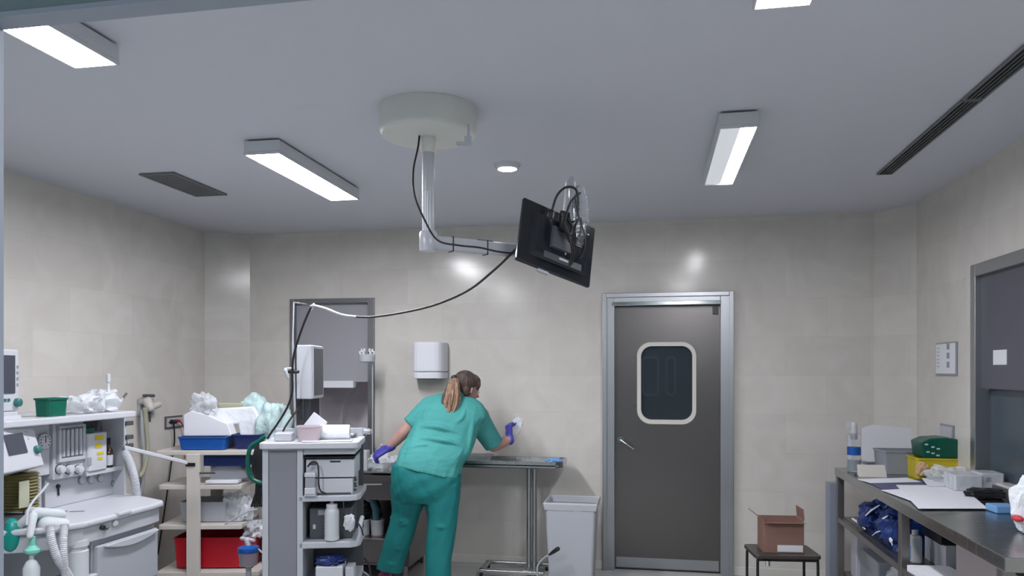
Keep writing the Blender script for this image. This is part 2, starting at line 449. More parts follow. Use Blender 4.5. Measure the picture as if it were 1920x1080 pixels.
# ---- door in the back wall
D = thing('door_1', '', ''); del D['label']; del D['category']; D['kind'] = 'structure'
D.location = ((dx0 + dx1) / 2, WY, 0); WM[D.name] = Matrix.Translation(D.location)
fx0, fx1, _, fz1 = spanY(1130, 548, 1376, 1070, WY - .03)
lx0, lx1, lz0, lz1 = spanY(1153, 570, 1350, 1062, WY + .02)
lz0 = 0.012
mb = MB()
for a, b in ((fx0, lx0), (lx1, fx1)):
    mb.box(a, WY - .03, 0, b, WY - .001, fz1)
    mb.box((a if a == fx0 else b - .035), WY - .045, 0, (a + .035 if a == fx0 else b), WY - .03, fz1)
mb.box(lx0, WY - .03, lz1, lx1, WY - .001, fz1); mb.box(fx0 + .035, WY - .045, fz1 - .035, fx1 - .035, WY - .03, fz1)
mb.box(dx0 + .002, WY, 0, lx0, WY + .14, dz1 - .002); mb.box(lx1, WY, 0, dx1 - .002, WY + .14, dz1 - .002); mb.box(lx0, WY, lz1, lx1, WY + .14, dz1 - .002)
link('door_frame', mb, M['frame'], D, world=True, bev=.004)
def rrect(x0, x1, z0, z1, r, y, n=8):
    pts = []
    for cx, cz, a0 in ((x1 - r, z1 - r, 0), (x0 + r, z1 - r, 90), (x0 + r, z0 + r, 180), (x1 - r, z0 + r, 270)):
        for k in range(n + 1):
            a = math.radians(a0 + 90 * k / n); pts.append(Vector((cx + r * math.cos(a), y, cz + r * math.sin(a))))
    return pts
ox0, ox1, oz0, oz1 = spanY(1194, 641, 1306, 796, WY + .02)
ix0, ix1, iz0, iz1 = spanY(1201, 648, 1299, 788, WY + .02)
leafY = WY + .02
# leaf: a ring from the outer rectangle to the rounded port hole, front, inside and back
def leaf_ring(y):
    inner = rrect(ix0, ix1, iz0, iz1, .085, y); n = len(inner); outer = []
    for k, p in enumerate(inner):
        q = k // 9
        t = (k % 9) / 8
        c = [(lx1, lz1), (lx0, lz1), (lx0, lz0), (lx1, lz0)][q]
        outer.append(Vector((c[0], y, c[1])))
    return inner, outer
mb = MB(); a, b = leaf_ring(leafY); c, d = leaf_ring(leafY + .045)
mb.rings([b, a, c, d, b], cap=False)
link('door_leaf', mb, M['door'], D, world=True)
mb = MB(); mb.rings([rrect(ox0, ox1, oz0, oz1, .11, leafY - .001), rrect(ox0 + .004, ox1 - .004, oz0 + .004, oz1 - .004, .108, leafY - .014),
                     rrect(ix0 + .004, ix1 - .004, iz0 + .004, iz1 - .004, .083, leafY - .014), rrect(ix0 + .004, ix1 - .004, iz0 + .004, iz1 - .004, .083, leafY + .02)], cap=False)
link('porthole_gasket', mb, new_mat('gasket_cream', (0.68, 0.66, 0.60), .4), D, world=True, smooth=True)
mb = MB(); mb.rings([rrect(ix0 + .002, ix1 - .002, iz0 + .002, iz1 - .002, .083, leafY + .018), rrect(ix0 + .002, ix1 - .002, iz0 + .002, iz1 - .002, .083, leafY + .026)])
link('porthole_glass', mb, M['dglass'], D, world=True)
mb = MB(); p0 = at(1163, 825, Y=leafY - .045); p1 = at(1188, 842, Y=leafY - .05)
mb.cyl((p0.x, leafY, p0.z), (p0.x, leafY - .05, p0.z), .011); mb.capsule(p0, .009, p1, .007); mb.cyl((p0.x, leafY, p0.z), (p0.x, leafY - .006, p0.z), .024)
link('door_handle', mb, M['chrome'], D, world=True, smooth=True)
mb = MB(); q = spanY(1147, 565, 1352, 572, WY - .03); mb.box(q[0], WY - .05, q[2], q[1], WY - .03, q[3]); link('track_cover', mb, M['chrome'], D, world=True, bev=.003)
mb = MB(); q = spanY(1336, 574, 1347, 589, leafY); mb.box(q[0], leafY - .02, q[2], q[1], leafY - .001, q[3]); link('top_bolt', mb, M['dgrey'], D, world=True)
# scuffed kick strip at the foot of the door
mb = MB(); q = spanY(1156, 1040, 1348, 1055, leafY); mb.box(lx0 + .01, leafY - .003, .02, lx1 - .01, leafY - .001, .10); link('kick_plate', mb, M['frame'], D, world=True)

# corridor seen through the porthole
mb = MB(); cx0, cx1, cy0, cy1 = dx0 - .25, dx1 + .25, WY + .16, WY + 1.6
mb.box(cx0 - .05, cy0, 0, cx0, cy1, 2.5); mb.box(cx1, cy0, 0, cx1 + .05, cy1, 2.5); mb.box(cx0, cy1, 0, cx1, cy1 + .05, 2.5); mb.box(cx0, cy0, -.05, cx1, cy1, 0)
struct('wall_corridor', mb, M['corr'])
mb = MB()
for a0_, a1_ in ((1204, 1236), (1248, 1268)):
    e0, e1, e2, e3 = spanY(a0_, 668, a1_, 742, cy1 - .03)
    mb.rings([rrect(e0, e1, e2, e3, .04, cy1 - .001), rrect(e0, e1, e2, e3, .04, cy1 - .02), rrect(e0 + .02, e1 - .02, e2 + .02, e3 - .02, .03, cy1 - .02), rrect(e0 + .02, e1 - .02, e2 + .02, e3 - .02, .03, cy1 - .001)], cap=False)
struct('reflection_rings', mb, M['offwhite'])  # rings added to imitate the frame reflections in the porthole glass

# ---- hatch (sink niche) in the back wall
H = thing('window_1', '', ''); del H['label']; del H['category']; H['kind'] = 'structure'
H.location = ((hx0 + hx1) / 2, WY, hz0); WM[H.name] = Matrix.Translation(H.location)
mb = MB(); a, b, _, t = spanY(545, 560, 703, 868, WY)
c0, c1 = at(553, 700, Y=WY).x, at(691, 700, Y=WY).x
mb.box(a, WY - .02, hz0, c0, WY + .001, t); mb.box(c1, WY - .02, hz0, b, WY + .001, t); mb.box(c0, WY - .02, t - .04, c1, WY + .001, t)
mb.box(hx0 + .001, WY, hz0, c0, WY + .5, hz1 - .001); mb.box(c1, WY, hz0, hx1 - .001, WY + .5, hz1 - .001)
link('window_frame', mb, M['dframe'], H, world=True, bev=.003)
mb = MB(); zs = at(620, 716, Y=WY).z; mb.box(c0, WY + .03, zs, c1, WY + .06, hz1 - .002)
link('shutter', mb, M['panel'], H, world=True)
mb = MB(); q = spanY(600, 714, 667, 727, WY + .02); mb.box(q[0], WY - .035, q[2], q[1], WY + .028, q[3]); link('shutter_glint', mb, M['paper'], H, world=True, bev=.004)  # white strip built in for the bright light reflection below the shutter
mb = MB(); mb.box(c0, WY + .5, .8, c1, WY + .55, hz1); mb.box(c0, WY + .07, zs + .02, c1, WY + .5, zs + .05)
mb.box(c0 - .05, WY + .07, .80, c1 + .05, WY + .5, .86)
struct('wall_niche', mb, M['recess'])
mb = MB(); p = [at(682, 705, Y=WY + .3), at(662, 735, Y=WY + .32), at(643, 762, Y=WY + .35), at(640, 800, Y=WY + .38), at(641, 835, Y=WY + .38)]
mb.tube(p, .008, step=5); single('drain_tube', mb, M['mask'], 'milky bent tube hanging diagonally inside the niche behind the sink', 'tube', smooth=True)

# ---- hatch in the right wall
R = thing('window_2', '', ''); del R['label']; del R['category']; R['kind'] = 'structure'
R.location = (XR, (ry0 + ry1) / 2, rz0); WM[R.name] = Matrix.Translation(R.location)
zd = at(1845, 728, X=XR + .04).z; yj = at(1840, 728, X=XR + .02).y
mb = MB(); mb.box(XR - .015, ry1 - .0, rz0, XR + .10, yj, rz1); mb.box(XR - .015, ry0, rz0, XR + .10, ry0 + .08, rz1); mb.box(XR - .015, ry0 + .08, rz1 - .07, XR + .10, yj, rz1)
link('window_frame', mb, M['frame'], R, world=True, bev=.003)
mb = MB(); mb.box(XR + .02, ry0 + .08, zd, XR + .05, yj, rz1 - .07); link('upper_panel', mb, new_mat('slate_panel', (0.09, 0.092, 0.118), .4), R, world=True)
mb = MB(); mb.box(XR + .07, ry0 + .08, rz0, XR + .08, yj, zd); link('lower_pane', mb, M['blueglass'], R, world=True)
mb = MB(); boxX(mb, 1862, 656, 1887, 684, XR + .016, .0035); single('notice_card', mb, M['paper'], 'small square white card stuck on the slate grey hatch panel', 'card')

# ------------------------------------------------------------------ ceiling fittings
def ceiling_lamp(x0, x1, y0, y1, label, half=False, first=None):
    t = thing('fluorescent_lamp', label, 'ceiling light', ((x0 + x1) / 2, (y0 + y1) / 2, CH - .08), 0, 'surface mounted fluorescent lamps')
    w, l = (x1 - x0) / 2, (y1 - y0) / 2
    mb = MB().box(-w - .004, -l - .01, .012, w + .004, l + .01, .07); link('housing', mb, M['lampbody'], t, bev=.004)
    mb = MB().box(-w - .004, -l - .01, -.001, -w + .0025, l + .01, .0119).box(w - .0025, -l - .01, -.001, w + .004, l + .01, .0119).box(-w + .0025, -l - .01, -.001, w - .0025, -l + .002, .0119).box(-w + .0025, l - .002, -.001, w - .0025, l + .01, .0119)
    link('diffuser_rim', mb, M['lampbody'], t)
    mb = MB().box(-w * .8, -l + .03, .07, w * .8, l - .03, .0795); link('mounting_plate', mb, M['mgrey'], t)
    if half:
        mb = MB().rbox(-w + .004, -l + .004, w * .12, l - .004, .002, .012, .01); link('diffuser', mb, M['tubeoff'], t, label='half of the diffuser whose tube is off')
        mb = MB().rbox(w * .12, -l + .004, w - .004, l - .004, .002, .012, .01); link('diffuser', mb, M['tube'], t, label='lit half of the diffuser')
    else:
        mb = MB().rbox(-w + .004, -l + .004, w - .004, l - .004, .002, .012, .015); link('diffuser', mb, M['tube'], t)
    return t
ceiling_lamp(-2.10, -1.925, 1.37, 2.44, 'bright ceiling lamp at upper left, partly behind the doorway header')
ceiling_lamp(-2.08, -1.89, 3.59, 4.65, 'bright ceiling lamp between the square vent and the monitor pole')
ceiling_lamp(.31, .475, 3.6, 4.68, 'ceiling lamp with one dark tube, right of the hanging monitor', half=True)
ceiling_lamp(.31, .475, 1.37, 2.43, 'ceiling lamp cut off by the top edge of the photo')

# square vent
vx0, vx1, vy0, vy1 = -3.07, -2.835, 4.08, 4.66
t = thing('ceiling_vent', 'dark grey slatted air vent flush in the ceiling at left', 'vent', ((vx0 + vx1) / 2, (vy0 + vy1) / 2, CH - .012))
w_, l_ = (vx1 - vx0) / 2, (vy1 - vy0) / 2
mb = MB().box(-w_, -l_, 0, -w_ + .015, l_, .011); mb.box(w_ - .015, -l_, 0, w_, l_, .011); mb.box(-w_ + .015, -l_, 0, w_ - .015, -l_ + .015, .011); mb.box(-w_ + .015, l_ - .015, 0, w_ - .015, l_, .011)
link('frame', mb, M['vent'], t)
mb = MB().box(-w_ + .015, -l_ + .015, .009, w_ - .015, l_ - .015, .0115); link('backing', mb, M['ventdark'], t)
mb = MB()
for k in range(24):
    y = -l_ + .03 + k * (2 * l_ - .06) / 23
    mb.box(-w_ + .015, y - .005, .002, w_ - .015, y + .006, .008)
link('slats', mb, M['vent'], t)
# linear diffusers
def slot(y0, y1, label):
    t = thing('slot_diffuser', label, 'vent', (1.385, (y0 + y1) / 2, CH - .012), 0, 'linear slot diffusers'); l = (y1 - y0) / 2
    mb = MB().box(-.045, -l, 0, -.036, l, .011); mb.box(.036, -l, 0, .045, l, .011); mb.box(-.036, -l, 0, .036, -l + .008, .011); mb.box(-.036, l - .008, 0, .036, l, .011)
    link('frame', mb, M['vent'], t)
    link('backing', MB().box(-.036, -l + .008, .009, .036, l - .008, .0115), M['ventdark'], t)
    mb = MB()
    for x in (-.018, 0, .018): mb.box(x - .003, -l + .008, .001, x + .003, l - .008, .009)
    link('blades', mb, M['dgrey'], t)
slot(3.63, 4.90, 'long dark slot diffuser in the ceiling, its end towards the back wall')
slot(2.34, 3.615, 'long dark slot diffuser in the ceiling, the nearer one at the right edge')
# downlight
c = at(951, 308, H=CH)
t = thing('downlight', 'small round lit downlight in the ceiling beside the hanging monitor', 'downlight', (c.x, c.y, CH - .03))
mb = MB().lathe((0, 0, 0), [(.052, .006), (.056, 0), (.068, .004), (.078, .026), (.078, .0295)], 28, cap=False); mb.lathe((0, 0, 0), [(.052, .006), (.052, .0295)], 28, cap=False)
link('trim_ring', mb, M['lampbody'], t, smooth=True)
link('bulb', MB().lathe((0, 0, 0), [(.01, .001), (.04, .004), (.051, .012), (.051, .02)], 24), M['spot'], t, smooth=True)

# ------------------------------------------------------------------ ceiling column, arm and hanging monitor
PX, PY = -1.012, 3.329
t = thing('ceiling_column', 'cream ceiling drum with white pole and horizontal arm carrying the monitor', 'ceiling mount', (PX, PY, CH - .62))
T = .62
mb = MB().lathe((0, 0, 0), [(.05, T - .128), (.19, T - .128), (.212, T - .122), (.222, T - .105), (.222, T - .0005)], 48); link('ceiling_cover', mb, M['drum'], t, smooth=True)
mb = MB().lathe((0, 0, 0), [(.034, .42), (.034, T - .128)], 24); link('upper_sleeve', mb, M['drum'], t, smooth=True)
mb = MB().lathe((0, 0, 0), [(.029, -.02), (.029, .45)], 24); link('pole', mb, M['enamel'], t, smooth=True)
mb = MB(); 
for a in (-.6, -.2, .2): 
    mb.box(.028 * math.cos(a - 1.6) - .002, .028 * math.sin(a - 1.6) - .003, .06, .028 * math.cos(a - 1.6) + .003, .028 * math.sin(a - 1.6) + .001, .24)
link('pole_rails', mb, M['paper'], t)
mb = MB().lathe((0, 0, 0), [(.040, -.03), (.042, -.01), (.042, .05), (.036, .06)], 24); link('swivel_collar', mb, M['enamel'], t, smooth=True)
armend = at(1055, 478, Z=3.86); armend.z = CH - .62 + .005
A0 = Vector((PX, PY, CH - .62 + .01)); d = (armend - A0).normalized(); pe = Vector((-d.y, d.x, 0))
def armbox(mb, s0, s1, wid, z0, z1):
    P = [A0 + d * s0 - pe * wid, A0 + d * s1 - pe * wid, A0 + d * s1 + pe * wid, A0 + d * s0 + pe * wid]
    return mb.prism([Vector((p.x, p.y, A0.z + z0)) for p in P], z1 - z0)
L_ = (armend - A0).length
mb = MB(); armbox(mb, .03, L_, .022, -.032, .032); link('arm', mb, M['enamel'], t, world=True, bev=.008)
mb = MB(); armbox(mb, .115, .12, .024, -.035, .035); armbox(mb, .30, .305, .024, -.035, .035); link('cable_tie', mb, M['black'], t, world=True)
mb = MB(); armbox(mb, .25, .34, .012, .032, .036); link('arm_clip', mb, M['chrome'], t, world=True)
mb = MB(); mb.cyl(armend + Vector((0, 0, -.05)), armend + Vector((0, 0, .06)), .03)
S1 = at(1070, 345, Z=3.80); mb.capsule(armend + Vector((0, 0, .04)), .022, S1, .026); link('spring_arm', mb, M['enamel'], t, world=True, smooth=True)
# drop arm from the spring arm head to the mounting plate
TL, TR, BR, BL = at(973, 367, Z=3.50), at(1108, 428, Z=3.72), at(1110, 541, Z=3.66), at(975, 490, Z=3.44)
cen = (TL + TR + BR + BL) / 4
ax = ((TR + BR) - (TL + BL)).normalized(); az = ((TL + TR) - (BL + BR)); az = (az - ax * az.dot(ax)).normalized(); ay = ax.cross(az).normalized()
if ay.dot(FWD) > 0: ay = -ay            # ay points to the camera = back of the monitor
mw = ((TR - TL).length + (BR - BL).length) / 4; mh = ((TL - BL).length + (TR - BR).length) / 4
MM = Matrix((( ax.x, ay.x, az.x, cen.x), (ax.y, ay.y, az.y, cen.y), (ax.z, ay.z, az.z, cen.z), (0, 0, 0, 1)))
print('MONITOR', mw * 2, mh * 2, cen, ax, ay, az)
mb = MB(); mb.box(-.035, .05, .04, .045, .068, .14, MM); link('arm_head', mb, M['black'], t, world=True)
hp = MM @ Vector((.015, .085, .09))
mb = MB(); mb.tube([S1, S1 + Vector((.01, -.05, .01)), at(1072, 375, Z=3.58), hp], .014, n=12); link('drop_bracket', mb, M['chrome'], t, world=True, smooth=True)
t2 = thing('monitor', 'black flat screen monitor hanging tilted from the ceiling arm, seen from behind', 'monitor', tuple(cen - az * mh))
mb = MB(); mb.box(-mw, -.012, -mh, mw, .010, mh, MM); link('casing', mb, M['gloss'], t2, world=True, bev=.006)
mb = MB()
def hump(a, b, c, d_, y0, y1, k=.85):
    P = [Vector((a, y0, c)), Vector((b, y0, c)), Vector((b, y0, d_)), Vector((a, y0, d_))]; q = Vector(((a + b) / 2, 0, (c + d_) / 2))
    Q = [Vector((q.x + (p.x - q.x) * k, y1, q.z + (p.z - q.z) * k)) for p in P]
    mb.rings([[MM @ p for p in P], [MM @ p for p in Q]])
hump(-mw * .78, mw * .85, -mh * .72, mh * .7, .010, .034)
link('rear_cover', mb, M['gloss'], t2, world=True, bev=.003)
mb = MB(); hump(-.06, .06, -.05, .06, .034, .05, .95); link('mount_plate', mb, M['dgrey'], t2, world=True)
mb = MB(); mb.box(-.09, .034, -mh * .7, .13, .04, -mh * .5, MM); link('socket_panel', mb, M['dgrey'], t2, world=True)
mb = MB(); mb.box(-.005, .041, -mh * .62, .045, .046, -mh * .56, MM); link('rating_label', mb, M['white'], t2, world=True)
mb = MB(); mb.box(.028, .036, -mh * .38, .034, .041, mh * .12, MM); link('bright_strip', mb, M['white'], t2, world=True)
mb = MB(); mb.box(-mw + .006, -.014, -mh + .006, mw - .006, -.0121, mh - .006, MM); link('screen', mb, M['screen'], t2, world=True)
mb = MB(); mb.box(-.09, -.01, -mh - .014, -.03, .006, -mh - .001, MM); link('sensor_box', mb, M['lgrey'], t2, world=True)
# bundle of cables behind the monitor
def MP(x, y, z): return MM @ Vector((x, y, z))
random.seed(4)
mb = MB()
mb.tube([MP(-.08, .05, .13), MP(-.075, .07, .20), MP(-.05, .10, .24), MP(0, .11, .245), MP(.03, .10, .18), MP(.04, .09, .08), MP(.05, .08, -.02)], .006)
mb.tube([MP(.02, .12, .23), MP(-.03, .12, .16), MP(-.04, .11, .05), MP(.0, .10, -.02), MP(.05, .10, .0), MP(.06, .10, .08), MP(.03, .12, .10), MP(.015, .10, .02), MP(.05, .08, -.06), MP(.06, .05, -.10)], .0055)
mb.tube([MP(-.01, .12, .2), MP(.02, .13, .1), MP(.07, .12, .03), MP(.09, .10, -.03), MP(.10, .06, -.06), MP(.12, .05, -.03), MP(.10, .08, .0)], .0045)
mb.tube([MP(-.04, .09, .12), MP(-.02, .11, .02), MP(.02, .10, -.05), MP(.05, .06, -.09), MP(.06, .045, -.11)], .005)
mb.tube([MP(-.035, .10, .1), MP(-.045, .11, .05), MP(-.015, .12, -.0), MP(.0, .11, .05), MP(-.02, .10, .09)], .008)
single('cable_bundle', mb, M['rubber'], 'tangle of black cables looped over the back of the hanging monitor', 'cables', smooth=True)
mb = MB(); mb.tube([MP(.025, .11, .27), MP(.03, .12, .20), MP(.04, .125, .10), MP(.05, .12, 0), MP(.05, .11, -.03)], lambda q: .018 + .022 * math.sin(min(1, q * 1.3) * math.pi) + .004 * math.sin(q * 40), n=12, flat=.6)
single('plastic_sleeve', mb, new_mat('thin_film', (.9, .93, .96), .12, trans=.95, bump=.8, bscale=40, ior=1.08), 'clear crinkled plastic sleeve over the monitor mount', 'plastic sleeve', smooth=True)

# bracket under the drum
c = at(871, 272, Z=3.28); mb = MB().box(-.034, -.012, 0, .03, .012, .012, RZ(c, .2)).box(.0, -.012, .012, .03, .012, .035, RZ(c, .2)); mb.cyl(c + Vector((.018, 0, .02)), (c.x + .018, c.y, c.z + .09), .006)
single('brake_handle', mb, M['lgrey'], 'small grey hook shaped bracket just under the ceiling drum', 'bracket')

# cables
def cable(name, pts, r, m, label, cat='cable', n=8):
    return single(name, MB().tube(pts, r, n), m, label, cat, smooth=True)
cable('video_cable', [at(787, 246, Z=3.44), at(784, 275, Z=3.41), at(775, 320, Z=3.38), at(777, 365, Z=3.36), at(795, 410, Z=3.37), at(820, 450, Z=3.37), at(860, 460, Z=3.42), at(898, 464, Z=3.50), at(935, 472, Z=3.56), at(974, 476, Z=3.66)],
      .0045, M['rubber'], 'thin black cable looping down the ceiling pole and along the arm')
cable('video_cable', [at(985, 455, Z=3.60), at(973, 462, Z=3.6), at(930, 503, Z=3.7), at(880, 543, Z=3.85), at(820, 570, Z=3.95), at(760, 585, Z=4.05), at(700, 594, Z=4.15), at(668, 594, Z=4.18)],
      .0065, M['rubber'], 'thick black cable sagging from the hanging monitor towards the cart')
cable('white_cable', [at(668, 594, Z=4.18), at(640, 590, Z=4.22), at(612, 579, Z=4.27), at(590, 573, Z=4.33), at(583, 574, Z=4.35)],
      .0065, M['offwhite'], 'short white end of the sagging cable at the pole hook', 'cable')
# ------------------------------------------------------------------ anaesthesia machine (front faces +X, back near the left wall)
FX = -3.15                                   # plane of the instrument panel
FT = -2.74                                   # front edge of the work surface
an = thing('anaesthesia_machine', 'white anaesthesia machine with flow tubes, work surface and grey drawers against left wall', 'anaesthesia machine', (-3.2, 3.6, 0))
ya, yb = 3.02, at(229, 850, X=FX).y
zshelf = at(150, 778, X=FX + .12).z
ztab = at(308, 940, X=FT).z
zpb = ztab + .01
def LK(name, mb, m, **k): return link(name, mb, m, an, world=True, **k)
mb = MB(); mb.rbox(-3.60, ya, -3.0, at(256, 772, X=-3.02).y, zshelf - .035, zshelf, .05); LK('top_shelf', mb, M['white'], bev=.006)
mb = MB(); mb.box(-3.60, ya, .75, FX - .14, yb, zshelf - .036)           # rear body
mb.box(FX - .14, yb - .02, .75, FX + .03, yb, zshelf - .036)
mb.box(FX - .14, at(236, 850, X=FX).y - .05, .75, FX, at(236, 850, X=FX).y - .02, zshelf - .036)
LK('rear_body', mb, M['offwhite'], bev=.004)
# instrument panel lower and upper parts
ypl = at(100, 850, X=FX).y; ym1 = at(157, 850, X=FX).y; ypr = yb - .02
zc = at(130, 895, X=FX).z; zt = zshelf - .037
yg0 = at(58, 850, X=FX).y
mb = MB(); mb.box(FX - .14, yg0, zc + .03, FX - .02, ypl, zt)                      # gauge field
mb.box(FX - .14, ypl, zc, FX, ym1, zt)                                             # flowmeter block
mb.box(FX - .14, ypl, ztab, FX - .05, ypr, zc); LK('instrument_panel', mb, M['offwhite'], bev=.005)
mb = MB(); mb.box(FX - .135, ym1, zc + .02, FX - .12, ypr, zt); LK('vaporizer_bay', mb, M['dgrey'])
mb = MB(); mb.box(FX - .12, ym1, zc - .01, FX + .02, ypr, zc + .015); LK('bay_shelf', mb, M['offwhite'], bev=.003)
# flow tubes window
y0, y1 = at(111, 830, X=FX).y, at(151, 830, X=FX).y; z0, z1 = at(131, 857, X=FX).z, at(131, 801, X=FX).z
mb = MB(); mb.box(FX + .001, y0, z0, FX + .004, y1, z1); LK('flowmeter_window', mb, M['mgrey'])
mb = MB()
for k in range(5):
    yy = y0 + (k + .5) * (y1 - y0) / 5; mb.cyl((FX + .012, yy, z0 + .01), (FX + .012, yy, z1 - .01), .010, n=10)
LK('flow_tubes', mb, M['lgrey'], smooth=True)
mb = MB(); mb.box(FX + .001, y0 - .02, z0 - .02, FX + .018, y1 + .02, z0); mb.box(FX + .001, y0 - .02, z1, FX + .018, y1 + .02, z1 + .012); mb.box(FX + .001, y0 - .02, z0, FX + .018, y0, z1); mb.box(FX + .001, y1, z0, FX + .018, y1 + .02, z1)
LK('flowmeter_bezel', mb, M['enamel'], bev=.002)
for x in (110, 127, 145):
    p = at(x, 880, X=FX); mb = MB(); mb.lathe(p, [(.022, 0), (.024, .012), (.019, .03), (.006, .032)], 18, Vector((1, 0, 0))); LK('flow_knob', mb, M['white'], smooth=True)
    mb = MB(); mb.lathe(p, [(.027, .0005), (.027, .004)], 18, Vector((1, 0, 0))); LK('knob_ring', mb, M['dgrey'])
# pressure gauge
p = at(80, 828, X=FX - .02); mb = MB(); mb.lathe(p, [(.044, 0), (.046, .012), (.040, .016)], 28, Vector((1, 0, 0))); LK('gauge_rim', mb, M['mgrey'], smooth=True)
mb = MB(); mb.lathe(p + Vector((.0, 0, 0)), [(.039, .001), (.039, .017)], 28, Vector((1, 0, 0))); 
mb.mat(1)
for k in range(9):
    a = math.radians(-40 + k * 32.5); cc = p + Vector((.0175, math.cos(a) * .03, math.sin(a) * .03)); mb.box(cc.x - .0005, cc.y - .003, cc.z - .003, cc.x + .001, cc.y + .003, cc.z + .003)
mb.box(p.x + .017, p.y - .001, p.z - .005, p.x + .019, p.y + .003, p.z + .028)
LK('gauge_face', mb, [M['white'], M['black']])
for x, y in ((152, 900), (169, 899), (187, 896)):
    p = at(x, y, X=FX - .05); mb = MB(); mb.lathe(p, [(.026, 0), (.027, .01), (.022, .012)], 22, Vector((1, 0, 0))); LK('small_gauge_rim', mb, M['mgrey'], smooth=True)
    mb = MB(); mb.lathe(p, [(.021, .001), (.021, .0125)], 22, Vector((1, 0, 0))); LK('small_gauge_face', mb, M['white'])
p = at(211, 906, X=FX - .05); LK('socket', MB().lathe(p, [(.016, 0), (.016, .012), (.008, .013)], 16, Vector((1, 0, 0))), M['mgrey'], smooth=True)
mb = MB(); a_ = at(109, 912, X=FX - .045); b_ = at(110, 928, X=FX - .045); mb.capsule(a_, .006, b_, .005); mb.ball(a_, ((.012, 0, 0), (0, .012, 0), (0, 0, .012)), 10, 8); LK('toggle_switch', mb, M['black'], smooth=True)
# vaporizer
y0, y1 = at(163, 850, X=FX + .02).y, at(200, 850, X=FX + .02).y; z0, z1 = zc + .016, at(182, 812, X=FX + .04).z
mb = MB(); mb.rbox(FX - .08, y0, FX + .03, y1, z0, z1, .02); LK('vaporizer', mb, M['white'], bev=.005)
mb = MB(); mb.rbox(FX - .08, y0 - .002, FX + .02, y0 + .07, z1, z1 + .03, .02); LK('vaporizer_dial', mb, M['dgreen'], bev=.004)
mb = MB()
for px0, py0, px1, py1 in ((178, 816, 193, 825), (179, 832, 190, 840), (182, 847, 194, 852), (183, 857, 192, 862)): boxX(mb, px0, py0, px1, py1, FX + .0305, .002)
LK('vaporizer_marks', mb, M['yellow'])
mb = MB(); boxX(mb, 164, 858, 171, 872, FX + .0305, .003); LK('filler_port', mb, M['mgrey'])
# right rail with fittings
for yy, zz in ((780, 0), (806, 0), (822, 0)):
    p = at(236, yy + 14, X=FX + .02); mb = MB(); mb.box(p.x - .03, p.y - .02, p.z - .012, p.x + .02, p.y + .045, p.z + .014); LK('rail_fitting', mb, M['dgrey'], bev=.003)
mb = MB(); mb.tube([at(236, 822, X=FX + .02), at(241, 835, X=FX + .03), at(240, 860, X=FX + .03), at(236, 890, X=FX + .02)], .006); LK('rail_tube', mb, M['hoseY'], smooth=True)
# work surface with bowed front
y_n, y_f = at(100, 974, X=FT - .08).y - .02, at(308, 935, X=FT - .02).y
yr = at(232, 925, H=ztab).y
P = [(-3.22, y_n - .12), (-2.98, y_n - .10), (-2.87, y_n - .05), (FT - .06, y_n + .04), (FT - .01, y_n + .14), (FT, y_n + .3), (FT + .005, y_f - .12), (FT - .005, y_f - .03), (FT - .04, y_f + .015), (FX + .06, yr - .01), (-3.22, yr)]
mb = MB(); mb.prism([(x, y, ztab - .03) for x, y in P], .03); LK('work_surface', mb, M['white'], bev=.010)
Q = [(x - .02, y + (.01 if y < 3.5 else -.01)) for x, y in P]
zf = ztab - .115
mb = MB(); mb.prism([(x, y, zf) for x, y in Q], .084); LK('front_fascia', mb, M['enamel'], bev=.006)
for px_, py_, r, m in ((166, 981, .010, 'white'), (191, 989, .013, 'black'), (198, 990, .010, 'dgrey'), (214, 981, .016, 'white')):
    p = at(px_, py_, X=FT - .02); LK('fascia_knob', MB().lathe(p, [(r, -.01), (r, .012), (r * .6, .016)], 14, Vector((1, -.3, 0))), M[m], smooth=True)
p = at(232, 963, X=FT); mb = MB(); mb.box(FT - .02, p.y - .05, p.z - .005, FT + .012, p.y + .05, p.z + .012); LK('latch', mb, M['white'], bev=.004)
# two dark recesses drawn into the tabletop
mb = MB(); 
for a_, b_ in ((102, 126), (130, 157)):
    q0 = at(a_, 960, H=ztab + .001); q1 = at(b_, 959, H=ztab + .001); mb.prism([q0, q1, q1 + Vector((-.01, .02, 0)), q0 + Vector((-.01, .02, 0))], .002)
LK('surface_slot', mb, M['mgrey'])
# drawer pedestal
yd0, yd1 = at(178, 1040, X=FT - .03).y, at(296, 1020, X=FT - .03).y
mb = MB(); mb.box(-3.5, yd0, .12, FT - .05, yd1, zf - .001); LK('pedestal', mb, M['mgrey2'], bev=.006)
zz = [(zf - .03, zf - .30), (zf - .32, zf - .56)]
for (t_, b_) in zz:
    mb = MB(); mb.box(FT - .052, yd0 + .01, b_, FT - .02, yd1 - .01, t_)
    dr = LK('drawer', mb, M['mgrey2'], bev=.008)
    mb = MB(); n = 10
    pts0 = [Vector((FT - .022, yd0 + .05 + (yd1 - yd0 - .08) * k / n, t_ - .012 - .030 * math.sin(math.pi * k / n))) for k in range(n + 1)]
    pts1 = [Vector((FT - .022, yd0 + .05 + (yd1 - yd0 - .08) * k / n, t_ - .004)) for k in range(n, -1, -1)]
    mb.prism(pts0 + pts1, (.022, 0, 0)); link('handle', mb, M['enamel'], dr, world=True, bev=.003)
mb = MB(); mb.box(-3.5, 3.0, .14, -2.85, yd0 - .001, .2); mb.box(-3.55, 3.0, .1, FT - .06, yd1, .139); LK('base', mb, M['offwhite'], bev=.01)
for cx_, cy_ in ((-3.45, 3.1), (-3.45, 3.8), (-2.86, 3.1), (-2.86, 3.8)):
    LK('caster', MB().cyl((cx_ - .02, cy_, .05), (cx_ + .02, cy_, .05), .05, n=20), M['rubber'])
mb = MB(); mb.box(-3.50, 3.0, .2, -3.42, yd0, zf - .002); LK('back_plate', mb, M['mgrey'])
